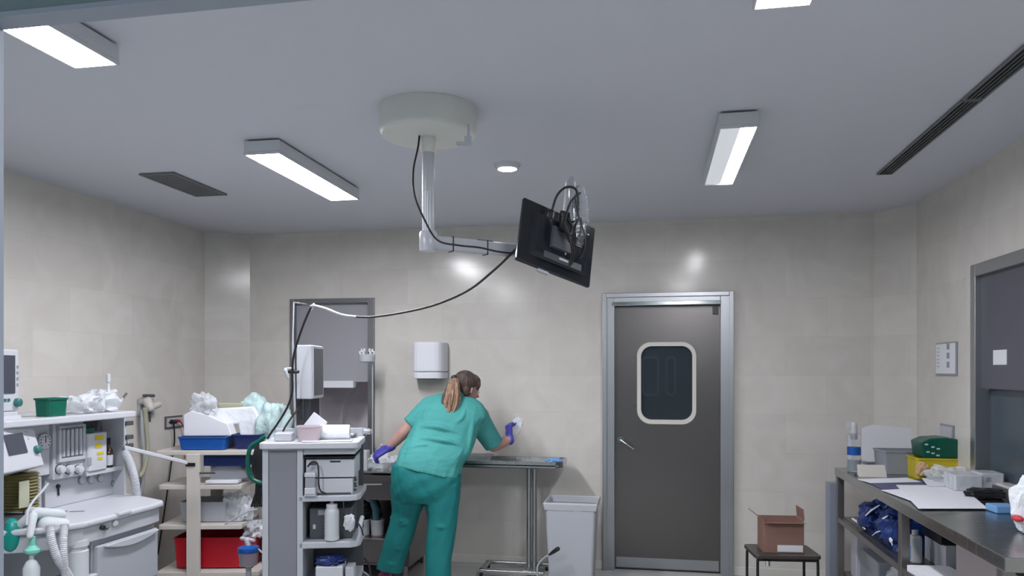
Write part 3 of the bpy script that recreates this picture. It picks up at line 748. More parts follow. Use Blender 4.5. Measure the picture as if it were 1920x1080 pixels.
# absorber canister and bellows on the open left side
c0 = at(143, 1010, X=-2.82); c1 = at(143, 1070, X=-2.82); c1.z += .0
mb = MB().lathe((c1.x, c1.y, c1.z - .03), [(.056, 0), (.056, .13), (.050, .135), (.050, .15), (.058, .155), (.058, .185), (.02, .19)], 28); LK('absorber_canister', mb, M['mask'], smooth=True)
mb = MB().rbox(c1.x - .12, c1.y - .08, c1.x + .07, c1.y + .08, c1.z - .05, c1.z - .0301, .03); LK('canister_tray', mb, M['white'])
q = at(45, 920, X=-3.12); 
mb = MB(); prof = []
for k in range(12): prof += [(.082, k * .016), (.073, k * .016 + .008)]
mb.lathe((q.x, q.y - .02, ztab + .05), prof, 26); LK('bellows', mb, M['ochre'], smooth=True)
mb = MB(); mb.box(-3.3, 3.0, ztab + .0, -2.98, at(72, 955, X=-3.0).y, ztab + .035); LK('bellows_base', mb, M['dgrey'], bev=.004)
mb = MB(); p = at(43, 925, X=-3.04); mb.box(p.x, p.y - .025, p.z - .07, p.x + .004, p.y + .035, p.z + .06); LK('bellows_scale', mb, M['hoseY'])
mb = MB(); q0 = at(86, 930, X=-3.08); mb.box(FX - .05, q0.y - .02, ztab, FX - .0, q0.y + .05, zc + .03); LK('side_post', mb, M['enamel'], bev=.004)
# ventilator display unit, tilted towards the user
p = at(38, 835, X=-2.98)
T2 = Matrix.Translation((-3.04, p.y + .055, p.z)) @ Matrix.Rotation(math.radians(12), 4, 'Z') @ Matrix.Rotation(math.radians(-16), 4, 'Y')
mb = MB(); mb.rbox(-.12, -.22, .02, .135, -.13, .115, .03, M=T2); v = LK('ventilator_unit', mb, M['white'], bev=.008)
mb = MB(); mb.box(.021, -.13, -.05, .025, .01, .05, T2); link('display', mb, M['screen'], v, world=True)
mb = MB(); mb.lathe(T2 @ Vector((.02, .085, -.045)), [(.021, 0), (.020, .018), (.015, .022)], 20, T2.to_3x3() @ Vector((1, 0, 0))); link('teal_knob', mb, M['tealknob'], v, world=True, smooth=True)
for zz_ in (.05, .02):
    mb = MB(); mb.lathe(T2 @ Vector((.02, .05, zz_)), [(.009, 0), (.008, .004)], 12, T2.to_3x3() @ Vector((1, 0, 0))); link('button', mb, M['lgrey'], v, world=True)
mb = MB(); mb.rbox(-.13, -.22, .0, .10, .118, .145, .03, M=T2); link('unit_lid', mb, M['white'], v, world=True, bev=.004)
# breathing system block and hoses
p = at(95, 985, X=-2.86)
mb = MB(); mb.capsule(at(60, 962, X=-2.93), .030, at(112, 965, X=-2.86), .028); mb.capsule(at(88, 985, X=-2.86), .042, at(118, 985, X=-2.82), .035); LK('breathing_manifold', mb, M['mask'], smooth=True)
mb = MB(); mb.capsule(at(36, 985, X=-2.95), .020, at(60, 965, X=-2.9), .022); mb.capsule(at(62, 968, X=-2.86), .02, at(56, 1005, X=-2.84), .014); LK('valve_elbow', mb, M['mask'], smooth=True)
rib = lambda r: (lambda q: r + .0013 * math.sin(q * 260))
def corr(pts, r): return MB().tube(pts, rib(r), 12, step=34)
LK('corrugated_hose', corr([at(94, 985, X=-2.80), at(97, 1015, X=-2.78), at(108, 1048, X=-2.77), at(128, 1078, X=-2.78), at(140, 1110, X=-2.8)], .018), M['white'], smooth=True)
LK('corrugated_hose', corr([at(121, 985, X=-2.79), at(119, 1010, X=-2.77), at(119, 1045, X=-2.76), at(124, 1085, X=-2.78), at(132, 1112, X=-2.79)], .018), M['white'], smooth=True)
mb = MB(); mb.lathe(at(59, 1065, X=-2.84), [(.034, -.10), (.036, .0), (.022, .03), (.010, .04), (.010, .10)], 16); LK('y_connector', mb, M['mask'], smooth=True)
mb = MB(); mb.lathe(at(61, 1030, X=-2.84), [(.010, -.03), (.034, -.012), (.036, .0), (.012, .02), (.012, .06)], 18); LK('hose_filter', mb, new_mat('pale_teal', (.18, .50, .42), .25), smooth=True)
mb = MB().ball(at(22, 1005, X=-2.98), ((.05, 0, 0), (0, .045, 0), (0, 0, .085)), 18, 12); LK('reservoir_bag', mb, M['teal'], smooth=True)
mb = MB(); mb.tube([at(90, 907, X=-3.0), at(78, 922, X=-2.95), at(62, 940, X=-2.9), at(52, 960, X=-2.87), at(50, 985, X=-2.85)], .006); LK('sensor_line', mb, M['lgrey'], smooth=True)
# swing arm: flat white bar reaching right over the floor, with a curved strut under it
a0 = at(230, 838, X=-3.10); a1 = at(348, 867, Z=4.75)
mb = MB(); dd = (a1 - a0).normalized(); nn = dd.cross(UP).normalized() * .03
mb.rings([[a0 + nn + UP * .012, a0 - nn + UP * .012, a0 - nn - UP * .012, a0 + nn - UP * .012], [a1 + nn + UP * .012, a1 - nn + UP * .012, a1 - nn - UP * .012, a1 + nn - UP * .012]])
LK('swing_arm', mb, M['white'], bev=.004)
LK('drain_hose', corr([at(232, 845, X=-3.08), at(243, 865, X=-3.05), at(252, 895, X=-3.03), at(257, 930, X=-3.04)], .022), M['white'], smooth=True)

# things on top of the machine
zS = zshelf
p = at(20, 758, X=-3.12)
pm = thing('patient_monitor', 'white patient monitor with grey screen and teal dial on top of anaesthesia machine', 'monitor', (-3.18, p.y - .025, zS), math.radians(8))
mb = MB().rbox(-.10, -.16, .04, .115, .035, .345, .02); link('casing', mb, M['white'], pm, bev=.008)
link('screen', MB().box(.041, -.13, .125, .044, .075, .315), M['screen'], pm)
mb = MB()
for k in range(4): mb.box(.041, .090, .16 + k * .03, .044, .10, .175 + k * .03)
link('side_buttons', mb, M['mgrey'], pm)
mb = MB()
for k in range(6): mb.box(.041, -.10 + k * .025, .085, .044, -.085 + k * .025, .10)
link('key_row', mb, M['tealknob'], pm)
link('dial', MB().lathe((.04, .088, .078), [(.022, 0), (.020, .02), (.014, .024)], 18, Vector((1, 0, 0))), M['tealknob'], pm, smooth=True)
link('stand_base', MB().rbox(-.09, -.14, .05, .10, 0, .034, .02), M['white'], pm, bev=.004)

p0 = at(64, 773, X=-3.06); p1 = at(126, 773, X=-3.06)
pm_ = at(93, 773, X=-3.05); xl_ = at(62, 773, Y=pm_.y).x
mb = MB().bin(-3.05 - xl_, p1.y - pm_.y, .095, .93, M=RZ(((-3.05 + xl_) / 2, (pm_.y + p1.y) / 2, zS + .001), 0)); single('storage_bin', mb, M['green'], 'small green open bin on the top shelf of the anaesthesia machine', 'bin')
for k, (x0, w_, h_, sd) in enumerate(((150, .17, .10, 3), (185, .15, .13, 8))):
    p = at(x0, 765, X=-3.14); mb = MB().crumple((p.x, p.y, zS + h_ / 2 - .006), (.18, w_, h_), sd, .5, 34, 18)
    single('plastic_bag', mb, M['film'], ('crumpled clear plastic packets beside the green bin', 'taller heap of clear plastic packets beside the white spray bottle')[k], 'plastic packet')
p = at(203, 765, X=-3.10); mb = MB().lathe((p.x, p.y, zS), [(.02, 0), (.022, .01), (.022, .10), (.009, .12), (.008, .17), (.012, .172), (.010, .20)], 18)
mb.mat(1).lathe((p.x, p.y, zS + .172), [(.013, 0), (.012, .045), (.004, .05)], 14); single('dropper_bottle', mb, [M['mask'], M['white']], 'slim white bottle standing on the machine shelf', 'bottle', smooth=True)
a0 = at(214, 765, X=-3.1); a0.z = zS + .008; a1 = at(237, 738, X=-3.12)
single('pen', MB().capsule(a0, .005, a1, .004).mat(1).capsule(a1 + (a0 - a1) * .25, .0065, a1, .006), [M['lgrey'], M['dgrey']], 'thin pen like wand leaning up from the machine shelf', 'pen', smooth=True)
# amber bottle beside the vaporizer
p = at(208, 880, X=FX + .01); mb = MB().lathe((p.x - .02, p.y, zc + .016), [(.025, 0), (.027, .01), (.027, .10), (.011, .125), (.011, .15)], 20)
mb.mat(1).lathe((p.x - .02, p.y, zc + .16), [(.015, -.01), (.015, .03)], 16).mat(2).lathe((p.x - .02, p.y, zc + .03), [(.0275, 0), (.0275, .06)], 20, cap=False)
single('medicine_bottle', mb, [M['amber'], M['black'], M['lgrey']], 'small dark bottle with grey label beside the yellow marked vaporizer', 'bottle', smooth=True)
# teal face mask on the work surface
p = at(86, 950, X=-2.93); mb = MB().crumple((p.x, p.y, ztab + .03), (.10, .15, .055), 5, .25); single('breathing_mask', mb, M['teal'], 'dark teal rubber mask lying on the white work surface', 'mask', smooth=True)

# ------------------------------------------------------------------ left wall fittings
p = at(268, 762, X=XL)
g = thing('gas_outlet', 'cream wall gas outlet with pale yellow hose hanging from it', 'gas outlet', (XL, p.y, p.z - .1))
mb = MB(); q = (at(257, 765, X=XL).y, at(284, 765, X=XL).y); mb.box(XL + .001, q[0], p.z - .07, XL + .02, q[1], p.z + .06); link('back_plate', mb, M['lgrey'], g, world=True, bev=.003)
mb = MB(); a0 = at(276, 752, X=XL + .07); mb.capsule(a0, .035, at(282, 765, X=XL + .10), .03); mb.capsule(at(286, 762, X=XL + .08), .028, at(297, 758, X=XL + .09), .026); mb.cyl((XL + .02, a0.y, a0.z), (XL + .08, a0.y, a0.z), .03); link('coupling', mb, M['cream'], g, world=True, smooth=True)
mb = MB(); mb.capsule(at(270, 742, X=XL + .07), .012, at(288, 742, X=XL + .07), .012); mb.capsule(at(281, 768, X=XL + .08), .012, at(281, 790, X=XL + .08), .007); link('plug', mb, M['dgrey'], g, world=True, smooth=True)
hp_ = [at(272, 765, X=XL + .09), at(274, 800, X=XL + .07), at(277, 840, X=XL + .06), at(272, 875, X=XL + .05), at(262, 893, X=XL + .05), at(254, 885, X=XL + .05), at(246, 870, X=XL + .05)]
link('hose', MB().tube(hp_, .016, 12), M['hoseY'], g, world=True, smooth=True)
link('hose', MB().tube([at(266, 768, X=XL + .06), at(267, 820, X=XL + .05), at(271, 860, X=XL + .04), at(268, 905, X=XL + .03), at(262, 950, X=XL + .03)], .012, 10), M['lgrey'], g, world=True, smooth=True)
p = at(324, 790, X=XL)
o_ = thing('socket_outlet', 'grey framed wall socket with a black plug on left wall', 'socket', (XL, p.y, p.z))
y0, y1 = at(308, 790, X=XL).y, at(340, 790, X=XL).y
mb = MB(); mb.box(XL + .001, y0, p.z - .055, XL + .012, y1, p.z + .045); link('frame', mb, new_mat('brown_frame', (.12, .10, .10), .4), o_, world=True, bev=.003)
mb = MB(); mb.box(XL + .012, y0 + .012, p.z - .04, XL + .016, y1 - .012, p.z + .03); link('face_plate', mb, M['white'], o_, world=True)
mb = MB()
for k in range(3): mb.cyl((XL + .016, y0 + .04 + k * .035, p.z - .005), (XL + .018, y0 + .04 + k * .035, p.z - .005), .008, n=10)
link('socket_holes', mb, M['dgrey'], o_, world=True)
mb = MB(); q = at(326, 791, X=XL + .04); mb.capsule(q - Vector((.03, 0, 0)), .02, q + Vector((.01, 0, 0)), .016); single('power_plug', mb, M['black'], 'black plug in the framed wall socket', 'plug', smooth=True)
mb = MB(); q = at(334, 789, X=XL + .04); mb.capsule(q - Vector((.03, 0, 0)), .014, q + Vector((.01, 0, 0)), .012); single('power_plug', mb, M['red'], 'small red plug at the right of the framed wall socket', 'plug', smooth=True)
cable('power_cable', [at(326, 794, X=XL + .05), at(327, 830, X=XL + .03), at(321, 870, X=XL + .03), at(314, 920, X=XL + .03), at(305, 980, X=XL + .03), at(296, 1040, X=XL + .03)], .006, M['rubber'], 'black mains cable hanging from the framed wall socket')
cable('power_cable', [at(336, 788, X=XL + .05), at(344, 800, X=XL + .04), at(347, 820, X=XL + .04), at(346, 860, X=XL + .03)], .005, new_mat('dull_red_cable', (.3, .03, .05), .5), 'thin red cable running down from the framed wall socket')

# ------------------------------------------------------------------ beige shelf cart
SC = at(410, 1000, Z=5.5); sa = YAW + .03
def sx(px): return (px - 410) * 5.5 / F
def szz(py): return HC - (py - HY) * 5.5 / F
cart = thing('shelf_cart', 'cream painted cart with open shelves near the left corner', 'cart', (SC.x, SC.y, 0), sa)
S_end = sx(502)
for k, (yy, x1, dpt) in enumerate(((842, 502, .42), (904, 470, .40), (976, 470, .40), (1060, 502, .42))):
    x0_ = sx(318 if k in (0, 3) else 322)
    mb = MB(); mb.rbox(x0_, -dpt / 2 - .02, sx(x1), dpt / 2, szz(yy + 5), szz(yy - 3), .02); link('shelf', mb, M['cream'], cart, bev=.004)
for yy in (-.245, .21):
    mb = MB(); mb.box(sx(375), yy, .1, sx(398), yy + .03, szz(845)); link('post', mb, M['cream'], cart, bev=.003)
mb = MB(); mb.box(sx(492), -.02, .1, sx(500), .16, szz(845)); link('end_post', mb, M['cream'], cart)
mb = MB(); mb.box(sx(374), -.252, szz(866), sx(391), -.246, szz(860)); link('label_slot', mb, M['black'], cart)
mb = MB(); mb.box(sx(398.5), -.25, szz(880), sx(426), -.24, szz(877)); link('drawer_rail', mb, M['dgrey'], cart)
for cx_, cy_ in ((-.36, -.16), (-.36, .14), (.30, -.16), (.30, .14)):
    mb = MB().cyl((cx_ - .015, cy_, .05), (cx_ + .015, cy_, .05), .05, n=20); mb.cyl((cx_, cy_, .06), (cx_, cy_, szz(1066)), .012); link('caster', mb, M['rubber'], cart)
CM = RZ((SC.x, SC.y, 0), sa)
def cart_pt(px, y, z): return CM @ Vector((sx(px), y, z))
def cbin(name, px0, px1, py0, py1, dpt, m, label, yoff=0.0, taper=.92):
    w_ = sx(px1) - sx(px0); z0 = szz(py1); c = cart_pt((px0 + px1) / 2, yoff, z0 + .001)
    return single(name, MB().bin(w_, dpt, szz(py0) - z0, taper, M=RZ(c, sa)), m, label, 'bin')
zt_ = szz(838)
cbin('storage_bin', 355, 440, 815, 838, .30, M['blue'], 'bright blue open bin holding white packs on cart top', yoff=-.05)
cbin('storage_bin', 447, 498, 812, 838, .28, M['navy'], 'darker blue bin behind the tower cart column, on cart top', yoff=-.02, taper=.8)
# navy drawer under the top shelf
mb = MB().box(sx(398), -.2, szz(869), sx(472), .14, szz(849)); o = single('drawer_box', MB(), M['navy'], '', '') if False else None
c = cart_pt(435, 0, 0)
mb = MB(); mb.box(sx(399), -.18, szz(868), sx(480), .15, szz(848), CM); single('drawer_box', mb, M['navy'], 'dark navy drawer box hung under the cart top', 'drawer box', bev=.004)
cbin('storage_bin', 350, 436, 936, 972, .26, M['lgrey'], 'grey plastic bin on the third shelf of the cream cart')
cbin('storage_bin', 342, 487, 1000, 1055, .30, M['red'], 'large red bin on the lowest shelf of the cream cart', taper=.95)
# packs
def wedge(name, px0, py0, px1, py1, y0, y1, m, label, cat, tilt=0, bev=.01):
    mb = MB(); cx_ = (sx(px0) + sx(px1)) / 2; cz = (szz(py0) + szz(py1)) / 2; w_ = (sx(px1) - sx(px0)) / 2; h_ = (szz(py0) - szz(py1)) / 2
    T_ = CM @ Matrix.Translation((cx_, (y0 + y1) / 2, cz)) @ Matrix.Rotation(tilt, 4, 'Y')
    mb.box(-w_, -(y1 - y0) / 2, -h_, w_, (y1 - y0) / 2, h_, T_); return single(name, mb, m, label, cat, bev=bev)
def crum(name, px, py, pz0, size, yl, seed, m, label, cat, amp=.4, **k):
    c = cart_pt(px, yl, pz0 + size[2] * .4 + .002); return single(name, MB().crumple(c, size, seed, amp, 40, 22, **k), m, label, cat)
mb = MB(); base = szz(812)
poly = [(358, 815), (358, 776), (372, 768), (402, 776), (438, 792), (446, 815)]
mb.prism([cart_pt(x, -.13, szz(y)) for x, y in poly], (CM.to_3x3() @ Vector((0, .12, 0)))); single('paper_pack', mb, M['paper'], 'white paper pack sloping inside the bright blue bin', 'paper pack', bev=.008)
mb = MB(); poly = [(380, 800), (384, 767), (440, 764), (474, 762), (482, 775), (490, 812), (484, 834), (462, 836), (450, 820), (446, 796)]
mb.prism([cart_pt(x, -.008, szz(y)) for x, y in poly], (CM.to_3x3() @ Vector((0, .05, 0)))); single('folded_drape', mb, M['cloth'], 'broad white folded sheet standing behind the blue bin', 'drape', bev=.012)
crum('glove_packet', 390, 760, szz(778), (.16, .10, .16), -.08, 11, M['film'], 'wispy clear plastic packaging on top of the blue bin', 'plastic packet', .6, flat=False)
crum('wrapped_drape', 508, 790, szz(836), (.20, .26, .36), .05, 21, M['mint'], 'crumpled pale mint wrapped packs at right end of cart top', 'wrapped pack', .35, sc_=1.6)
crum('wrapped_drape', 468, 770, szz(806), (.20, .16, .26), .14, 5, M['mint'], 'pale pack bulging up behind the broad white sheet', 'wrapped pack', .35, flat=False, sc_=1.6)
wedge('towel_pack', 402, 756, 448, 770, .06, .12, new_mat('pale_olive', (.42, .43, .30), .6), 'olive pack edge showing behind the white sheet', 'pack')
mb = MB(); poly = [(455, 866), (400, 905), (400, 874), (412, 868), (440, 868), (462, 872), (470, 896), (455, 903)]
mb = MB(); mb.prism([cart_pt(x, -.10, szz(y)) for x, y in [(402, 899), (404, 873), (418, 869), (456, 869), (466, 880), (470, 893), (440, 899)]], (CM.to_3x3() @ Vector((0, .18, 0)))); single('paper_pack', mb, M['offwhite'], 'pale boxy pack on the second shelf of the cream cart', 'paper pack', bev=.01)
wedge('sheet_stack', 404, 894, 462, 899.5, -.2, -.10, M['paper'], 'thin white sheets at the front edge of second shelf', 'sheets', bev=.003)
crum('plastic_bag', 448, 940, szz(972), (.20, .16, .20), -.05, 14, M['film'], 'limp clear plastic bag beside the grey bin', 'plastic bag', .5)
crum('plastic_bag', 478, 985, szz(1006), (.14, .16, .12), -.02, 31, M['film'], 'clear plastic wrap on top of the red bin', 'plastic bag', .6, flat=False)
mb = MB().tube([cart_pt(432, -.2, szz(978)), cart_pt(450, -.21, szz(966)), cart_pt(480, -.2, szz(950)), cart_pt(498, -.2, szz(946))], .006); single('thin_tube', mb, M['lgrey'], 'thin grey tube lying across the third shelf end', 'tube', smooth=True)

# ------------------------------------------------------------------ suction jar standing in front of the cart
p = at(466, 1010, Z=5.0); pz = lambda y: HC - (y - HY) * 5.0 / F
sj = thing('suction_stand', 'clear suction canister with blue lid in front of the red bin', 'suction canister', (p.x, p.y, 0))
mb = MB().lathe((0, 0, 0), [(.15, 0), (.15, .03), (.02, .04), (.018, .30), (.06, .31)], 20); link('stand', mb, M['lgrey'], sj, smooth=True)
mb = MB().lathe((0, 0, 0), [(.055, .311), (.062, pz(1045)), (.066, pz(1035))], 24); link('canister', mb, new_mat('greyish_canister', (.45, .45, .52), .2, trans=.5, ior=1.2), sj, smooth=True)
mb = MB().lathe((0, 0, 0), [(.066, pz(1035)), (.07, pz(1033)), (.068, pz(1026)), (.03, pz(1022))], 24); link('lid', mb, M['blue'], sj, smooth=True)
mb = MB(); mb.capsule((0, 0, pz(1022)), .02, (-.01, 0, pz(1013)), .02); mb.capsule((-.05, 0, pz(1010)), .012, (.04, 0, pz(1013)), .012); link('lid_ports', mb, M['white'], sj, smooth=True)
mb = MB().tube([(.03, 0, pz(1014)), (.08, -.01, pz(1000)), (.12, 0, pz(1012)), (.11, 0, pz(1035)), (.07, 0, pz(1028))], .006); link('suction_tube', mb, M['pinkcl'], sj, smooth=True)
# green hose loop and black leads hanging beside the tower
gz = 4.55
single('green_hose', MB().tube([at(498, 818, Z=gz), at(484, 828, Z=gz), at(470, 838, Z=gz), at(465, 860, Z=gz), at(466, 882, Z=gz), at(473, 898, Z=gz), at(490, 905, Z=gz), at(499, 903, Z=gz)], .013, 12), M['green'], 'green hose looped at the left side of the tower cart', 'hose', smooth=True)
mb = MB(); random.seed(9)
for k in range(7):
    x = 477 + k * 2.4; mb.tube([at(x + 8, 826, Z=gz + .05), at(x, 850, Z=gz + .03), at(x - 3 + k, 880 + 3 * k, Z=gz + .03), at(x + 4, 905 + 4 * (k % 3), Z=gz + .03), at(x - 8 * (k % 2), 950, Z=gz + .05)], .007)
single('lead_bundle', mb, M['rubber'], 'bundle of black leads hanging inside the green hose loop', 'cables', smooth=True)
# ------------------------------------------------------------------ tower cart
TC = at(580, 1000, Z=4.33); ta = YAW + .10
TM = RZ((TC.x, TC.y, 0), ta)
def tx(px): return (px - 580) * 4.33 / F
def tz(py): return HC - (py - HY) * 4.33 / F
def tp(px, y, z): return TM @ Vector((tx(px), y, z))
tw = thing('tower_cart', 'grey equipment tower on shelves with a tall panelled side column', 'cart', (TC.x, TC.y, 0), ta)
TD = .40
mb = MB(); mb.box(tx(494), 0, .12, tx(505), TD, tz(842)); mb.box(tx(557), 0, .12, tx(568), TD, tz(842)); mb.box(tx(505), .012, .12, tx(557), TD, tz(842)); link('side_column', mb, M['lgrey'], tw, bev=.004)
mb = MB(); mb.box(tx(506), .006, .14, tx(556), .0118, tz(846)); link('column_panel', mb, M['colpanel'], tw)
mb = MB(); mb.rbox(tx(489), -.03, tx(672), TD, tz(841), tz(829), .03); link('top_tray', mb, M['offwhite'], tw, bev=.006)
mb = MB(); mb.rbox(tx(492), TD - .03, tx(668), TD - .01, tz(829), tz(812), .008); link('tray_rear_lip', mb, M['lgrey'], tw, bev=.003)
mb = MB(); mb.box(tx(568), .01, tz(853), tx(664), TD - .02, tz(842)); dr = link('drawer', mb, M['lgrey'], tw, bev=.004)
mb = MB(); mb.box(tx(566), .012, tz(860), tx(664), TD - .02, tz(857)); link('drawer_gap', mb, M['black'], tw)
def tshelf(y0, y1):
    pts = [(tx(560), 0), (tx(655), 0), (tx(667), .02), (tx(673), .06), (tx(674), TD), (tx(560), TD)]
    mb = MB(); mb.prism([(x, y, tz(y1)) for x, y in pts], tz(y0) - tz(y1)); link('shelf', mb, M['lgrey'], tw, bev=.006)
tshelf(930, 941); tshelf(1017, 1029)
mb = MB(); mb.box(tx(560), 0, tz(1108), tx(668), TD, tz(1094)); link('shelf', mb, M['lgrey'], tw, bev=.006)
mb = MB(); mb.box(tx(568), TD - .02, .12, tx(668), TD, tz(842)); link('back_panel', mb, M['dgrey'], tw)
mb = MB(); mb.tube([tp(664, .02, tz(1026)), tp(672, .01, tz(1008)), tp(674, .02, tz(985)), tp(676, .06, tz(975))], .013, 12); link('side_handle', mb, M['lgrey'], tw, world=True, smooth=True)
mb = MB().box(tx(490), -.02, .08, tx(672), TD + .02, .12); link('base', mb, M['lgrey'], tw, bev=.01)
for cx_, cy_ in ((-.24, .03), (-.24, TD - .05), (.24, .03), (.24, TD - .05)):
    link('caster', MB().cyl((cx_ - .015, cy_, .04), (cx_ + .015, cy_, .04), .04, n=18), M['rubber'], tw)
# equipment
def tbox(name, px0, py0, px1, py1, y0, y1, m, label, cat, bev=.004, extra=None, **k):
    t = thing(name, label, cat, tuple(tp((px0 + px1) / 2, (y0 + y1) / 2, tz(py1))), ta)
    w_ = (tx(px1) - tx(px0)) / 2; d_ = (y1 - y0) / 2
    link('casing', MB().box(-w_, -d_, 0, w_, d_, tz(py0) - tz(py1)), m, t, bev=bev); return t, w_, d_, tz(py0) - tz(py1)
t, w_, d_, h_ = tbox('control_unit', 572, 862, 662, 897, .03, TD - .04, M['offwhite'], 'upper pale electronic unit in the tower, with black cable in front', 'equipment')
link('front_slot', MB().box(.0, -d_ - .002, h_ - .02, .06, -d_, h_ - .012), M['black'], t); link('port', MB().box(-w_ + .02, -d_ - .003, h_ - .035, -w_ + .06, -d_, h_ - .02), M['dgrey'], t)
t, w_, d_, h_ = tbox('control_unit', 574, 899.5, 659, 929.8, .03, TD - .04, M['white'], 'lower white electronic unit directly on the tower middle shelf', 'equipment')
link('foot_strip', MB().box(-w_ + .01, -d_ - .002, .002, w_ - .01, -d_, .012), M['dgrey'], t)
mb = MB()
for k in range(5): mb.lathe((w_ + .001, -d_ + .05 + .02 * (k % 2), .02 + k * .018), [(.008, 0), (.006, .015)], 10, Vector((1, 0, 0)))
link('side_plugs', mb, M['dgrey'], t)
single('power_lead', MB().tube([tp(577, -.0, tz(875)), tp(585, -.01, tz(866)), tp(595, -.015, tz(868)), tp(598, -.02, tz(885)), tp(598, -.02, tz(905)), tp(602, -.02, tz(920)), tp(612, -.005, tz(926))], .005), M['rubber'], 'black lead arching in front of the pale tower units', 'cable', smooth=True)
for k, (y0, y1, lab) in enumerate(((886, 894, 'small white box on the ledge left of the tower units'), (914, 926, 'small white box low at the left of the tower units'))):
    single('small_box', MB().box(tx(572), -.02, tz(y1), tx(592), .028, tz(y0), TM), M['white'], lab, 'box', bev=.003)
single('junction_block', MB().box(tx(573), -.015, tz(914), tx(591), .028, tz(895), TM), M['mgrey'], 'grey block between the two small white boxes', 'box', bev=.002)
single('junction_block', MB().box(tx(571), -.018, tz(929.9), tx(593), .028, tz(926.5), TM), M['lgrey'], 'flat grey slab under the lower small white box', 'box', bev=.001)
# dark monitor on the lower shelf
t, w_, d_, h_ = tbox('light_source', 576, 958, 656, 1016.7, .08, TD - .04, M['dgrey'], 'dark grey unit behind the clear bottle on the lower tower shelf', 'equipment', bev=.006)
link('indicator', MB().box(-w_ + .02, -d_ - .002, .06, -w_ + .035, -d_, .085), M['white'], t); link('side_label', MB().box(-w_ + .05, -d_ - .002, h_ - .04, -w_ + .13, -d_, h_ - .01), M['mgrey'], t)
c = tp(620, .035, tz(1016.6)); bt = thing('water_bottle', 'clear ribbed bottle of fluid on the lower tower shelf', 'bottle', tuple(c))
h_ = tz(948) - tz(1017); prof = [(.03, 0), (.043, .006)]
for k in range(7): prof += [(.043, .02 + k * .02), (.041, .03 + k * .02)]
prof += [(.043, .165), (.036, h_ - .03), (.03, h_ - .025)]
link('body', MB().lathe((0, 0, 0), prof, 24), M['mask'], bt, smooth=True); link('cap', MB().lathe((0, 0, 0), [(.032, h_ - .026), (.032, h_), (.01, h_ + .004), (.008, h_ + .02)], 20), M['white'], bt, smooth=True)
single('suction_line', MB().tube([tp(643, -.005, tz(942)), tp(644, -.02, tz(960)), tp(643, -.02, tz(985)), tp(652, -.02, tz(995)), tp(660, -.02, tz(984)), tp(668, -.02, tz(980)), tp(676, -.02, tz(990)), tp(680, -.02, tz(1005))], .0045), M['rubber'], 'thin dark line looping at the right of the tower shelves', 'cable', smooth=True)
single('cable_connector', MB().crumple(tp(655, -.03, tz(980)), (.06, .04, .09), 3, .3, flat=False), M['offwhite'], 'pale crumpled connector cluster at the tower right side', 'connector')
# bottom shelf things
single('device_box', MB().box(tx(592), -.02, tz(1093.5), tx(642), .16, tz(1062), TM), M['white'], 'white box with navy top on the lowest tower shelf', 'box', bev=.006)
single('mesh_pack', MB().crumple(tp(615, .05, tz(1055)), (.16, .12, .05), 8, .4), M['navy'], 'navy blue patterned pack lying on the white box', 'pack')
single('device_box', MB().box(tx(646), .0, tz(1093.5), tx(662), .12, tz(1066), TM), M['lgrey'], 'small grey upright box at the right of the lowest tower shelf', 'box', bev=.004)
# things on the tower top
zt = tz(829)
c = tp(592, .13, zt + .045); e = tp(650, .13, zt + .045)
mb = MB(); d = (e - c).normalized(); mb.lathe(c, [(.02, -.0), (.044, .001), (.045, .01), (.045, (e - c).length - .01), (.043, (e - c).length), (.018, (e - c).length)], 28, d)
mb.mat(1).lathe(c, [(.019, -.001), (.019, (e - c).length + .001)], 16, d)
single('paper_roll', mb, [M['cloth'], M['lgrey']], 'bright white paper roll lying on the tower top', 'paper roll', smooth=True)
single('plastic_cup', MB().bin(.13, .10, .09, .85, M=RZ(tp(577, .06, zt + .001), ta)), M['pinkcl'], 'pinkish clear plastic tub on the tower top', 'tub')
single('gauze_pack', MB().box(tx(512), .05, zt + .001, tx(545), .16, zt + .05, TM), M['white'], 'small white box at the left corner of tower top', 'box', bev=.006)
single('paper_sheet', MB().box(-.14, -.05, 0, .14, .04, .004, FR(tp(612, .03, zt + .002), ta + .05)), M['paper'], 'white sheet lying at the front of the tower top', 'paper', bev=0)
T_ = TM @ Matrix.Translation((tx(560), .2, zt + .002)) @ Matrix.Rotation(math.radians(38), 4, 'Y')
mb = MB(); mb.box(-.055, 0, 0.02, .045, .012, .16, T_); mb.box(-.05, .014, .02, .05, .022, .15, T_); single('document_folder', mb, M['paper'], 'tilted white document leaning at the monitor stand foot', 'document')
single('steel_tray', MB().bin(.22, .10, .02, .9, M=RZ(tp(620, .30, zt + .001), ta)), M['steel'], 'low steel tray at the back of the tower top', 'tray')
# side-on monitor on the tower
mz = lambda y: HC - (y - HY) * 4.55 / F
q = at(574, 700, Z=4.55)
mo = thing('side_monitor', 'pale grey flat monitor turned edge-on above the tower cart', 'monitor', (q.x, q.y, zt), YAW)
mxx = lambda px: (px - 574) * 4.55 / F
link('casing', MB().rbox(mxx(557), -.02, mxx(587), .24, mz(748) - zt, mz(647) - zt, .012), M['offwhite'], mo, bev=.006)
link('bezel', MB().box(mxx(587), -.01, mz(746) - zt, mxx(588.5), .235, mz(649) - zt), M['enamel'], mo)
link('screen', MB().box(mxx(588.5), .01, mz(742) - zt, mxx(589.2), .215, mz(653) - zt), M['screen'], mo)
link('monitor_stem', MB().cyl((mxx(562), .1, .001), (mxx(570), .1, mz(748) - zt), .018).box(mxx(556), .04, .0, mxx(580), .16, .02), M['dgrey'], mo, bev=.003)
link('stand_bar', MB().box(mxx(556), .10, mz(790) - zt, mxx(559), .12, mz(712) - zt), M['dgrey'], mo)
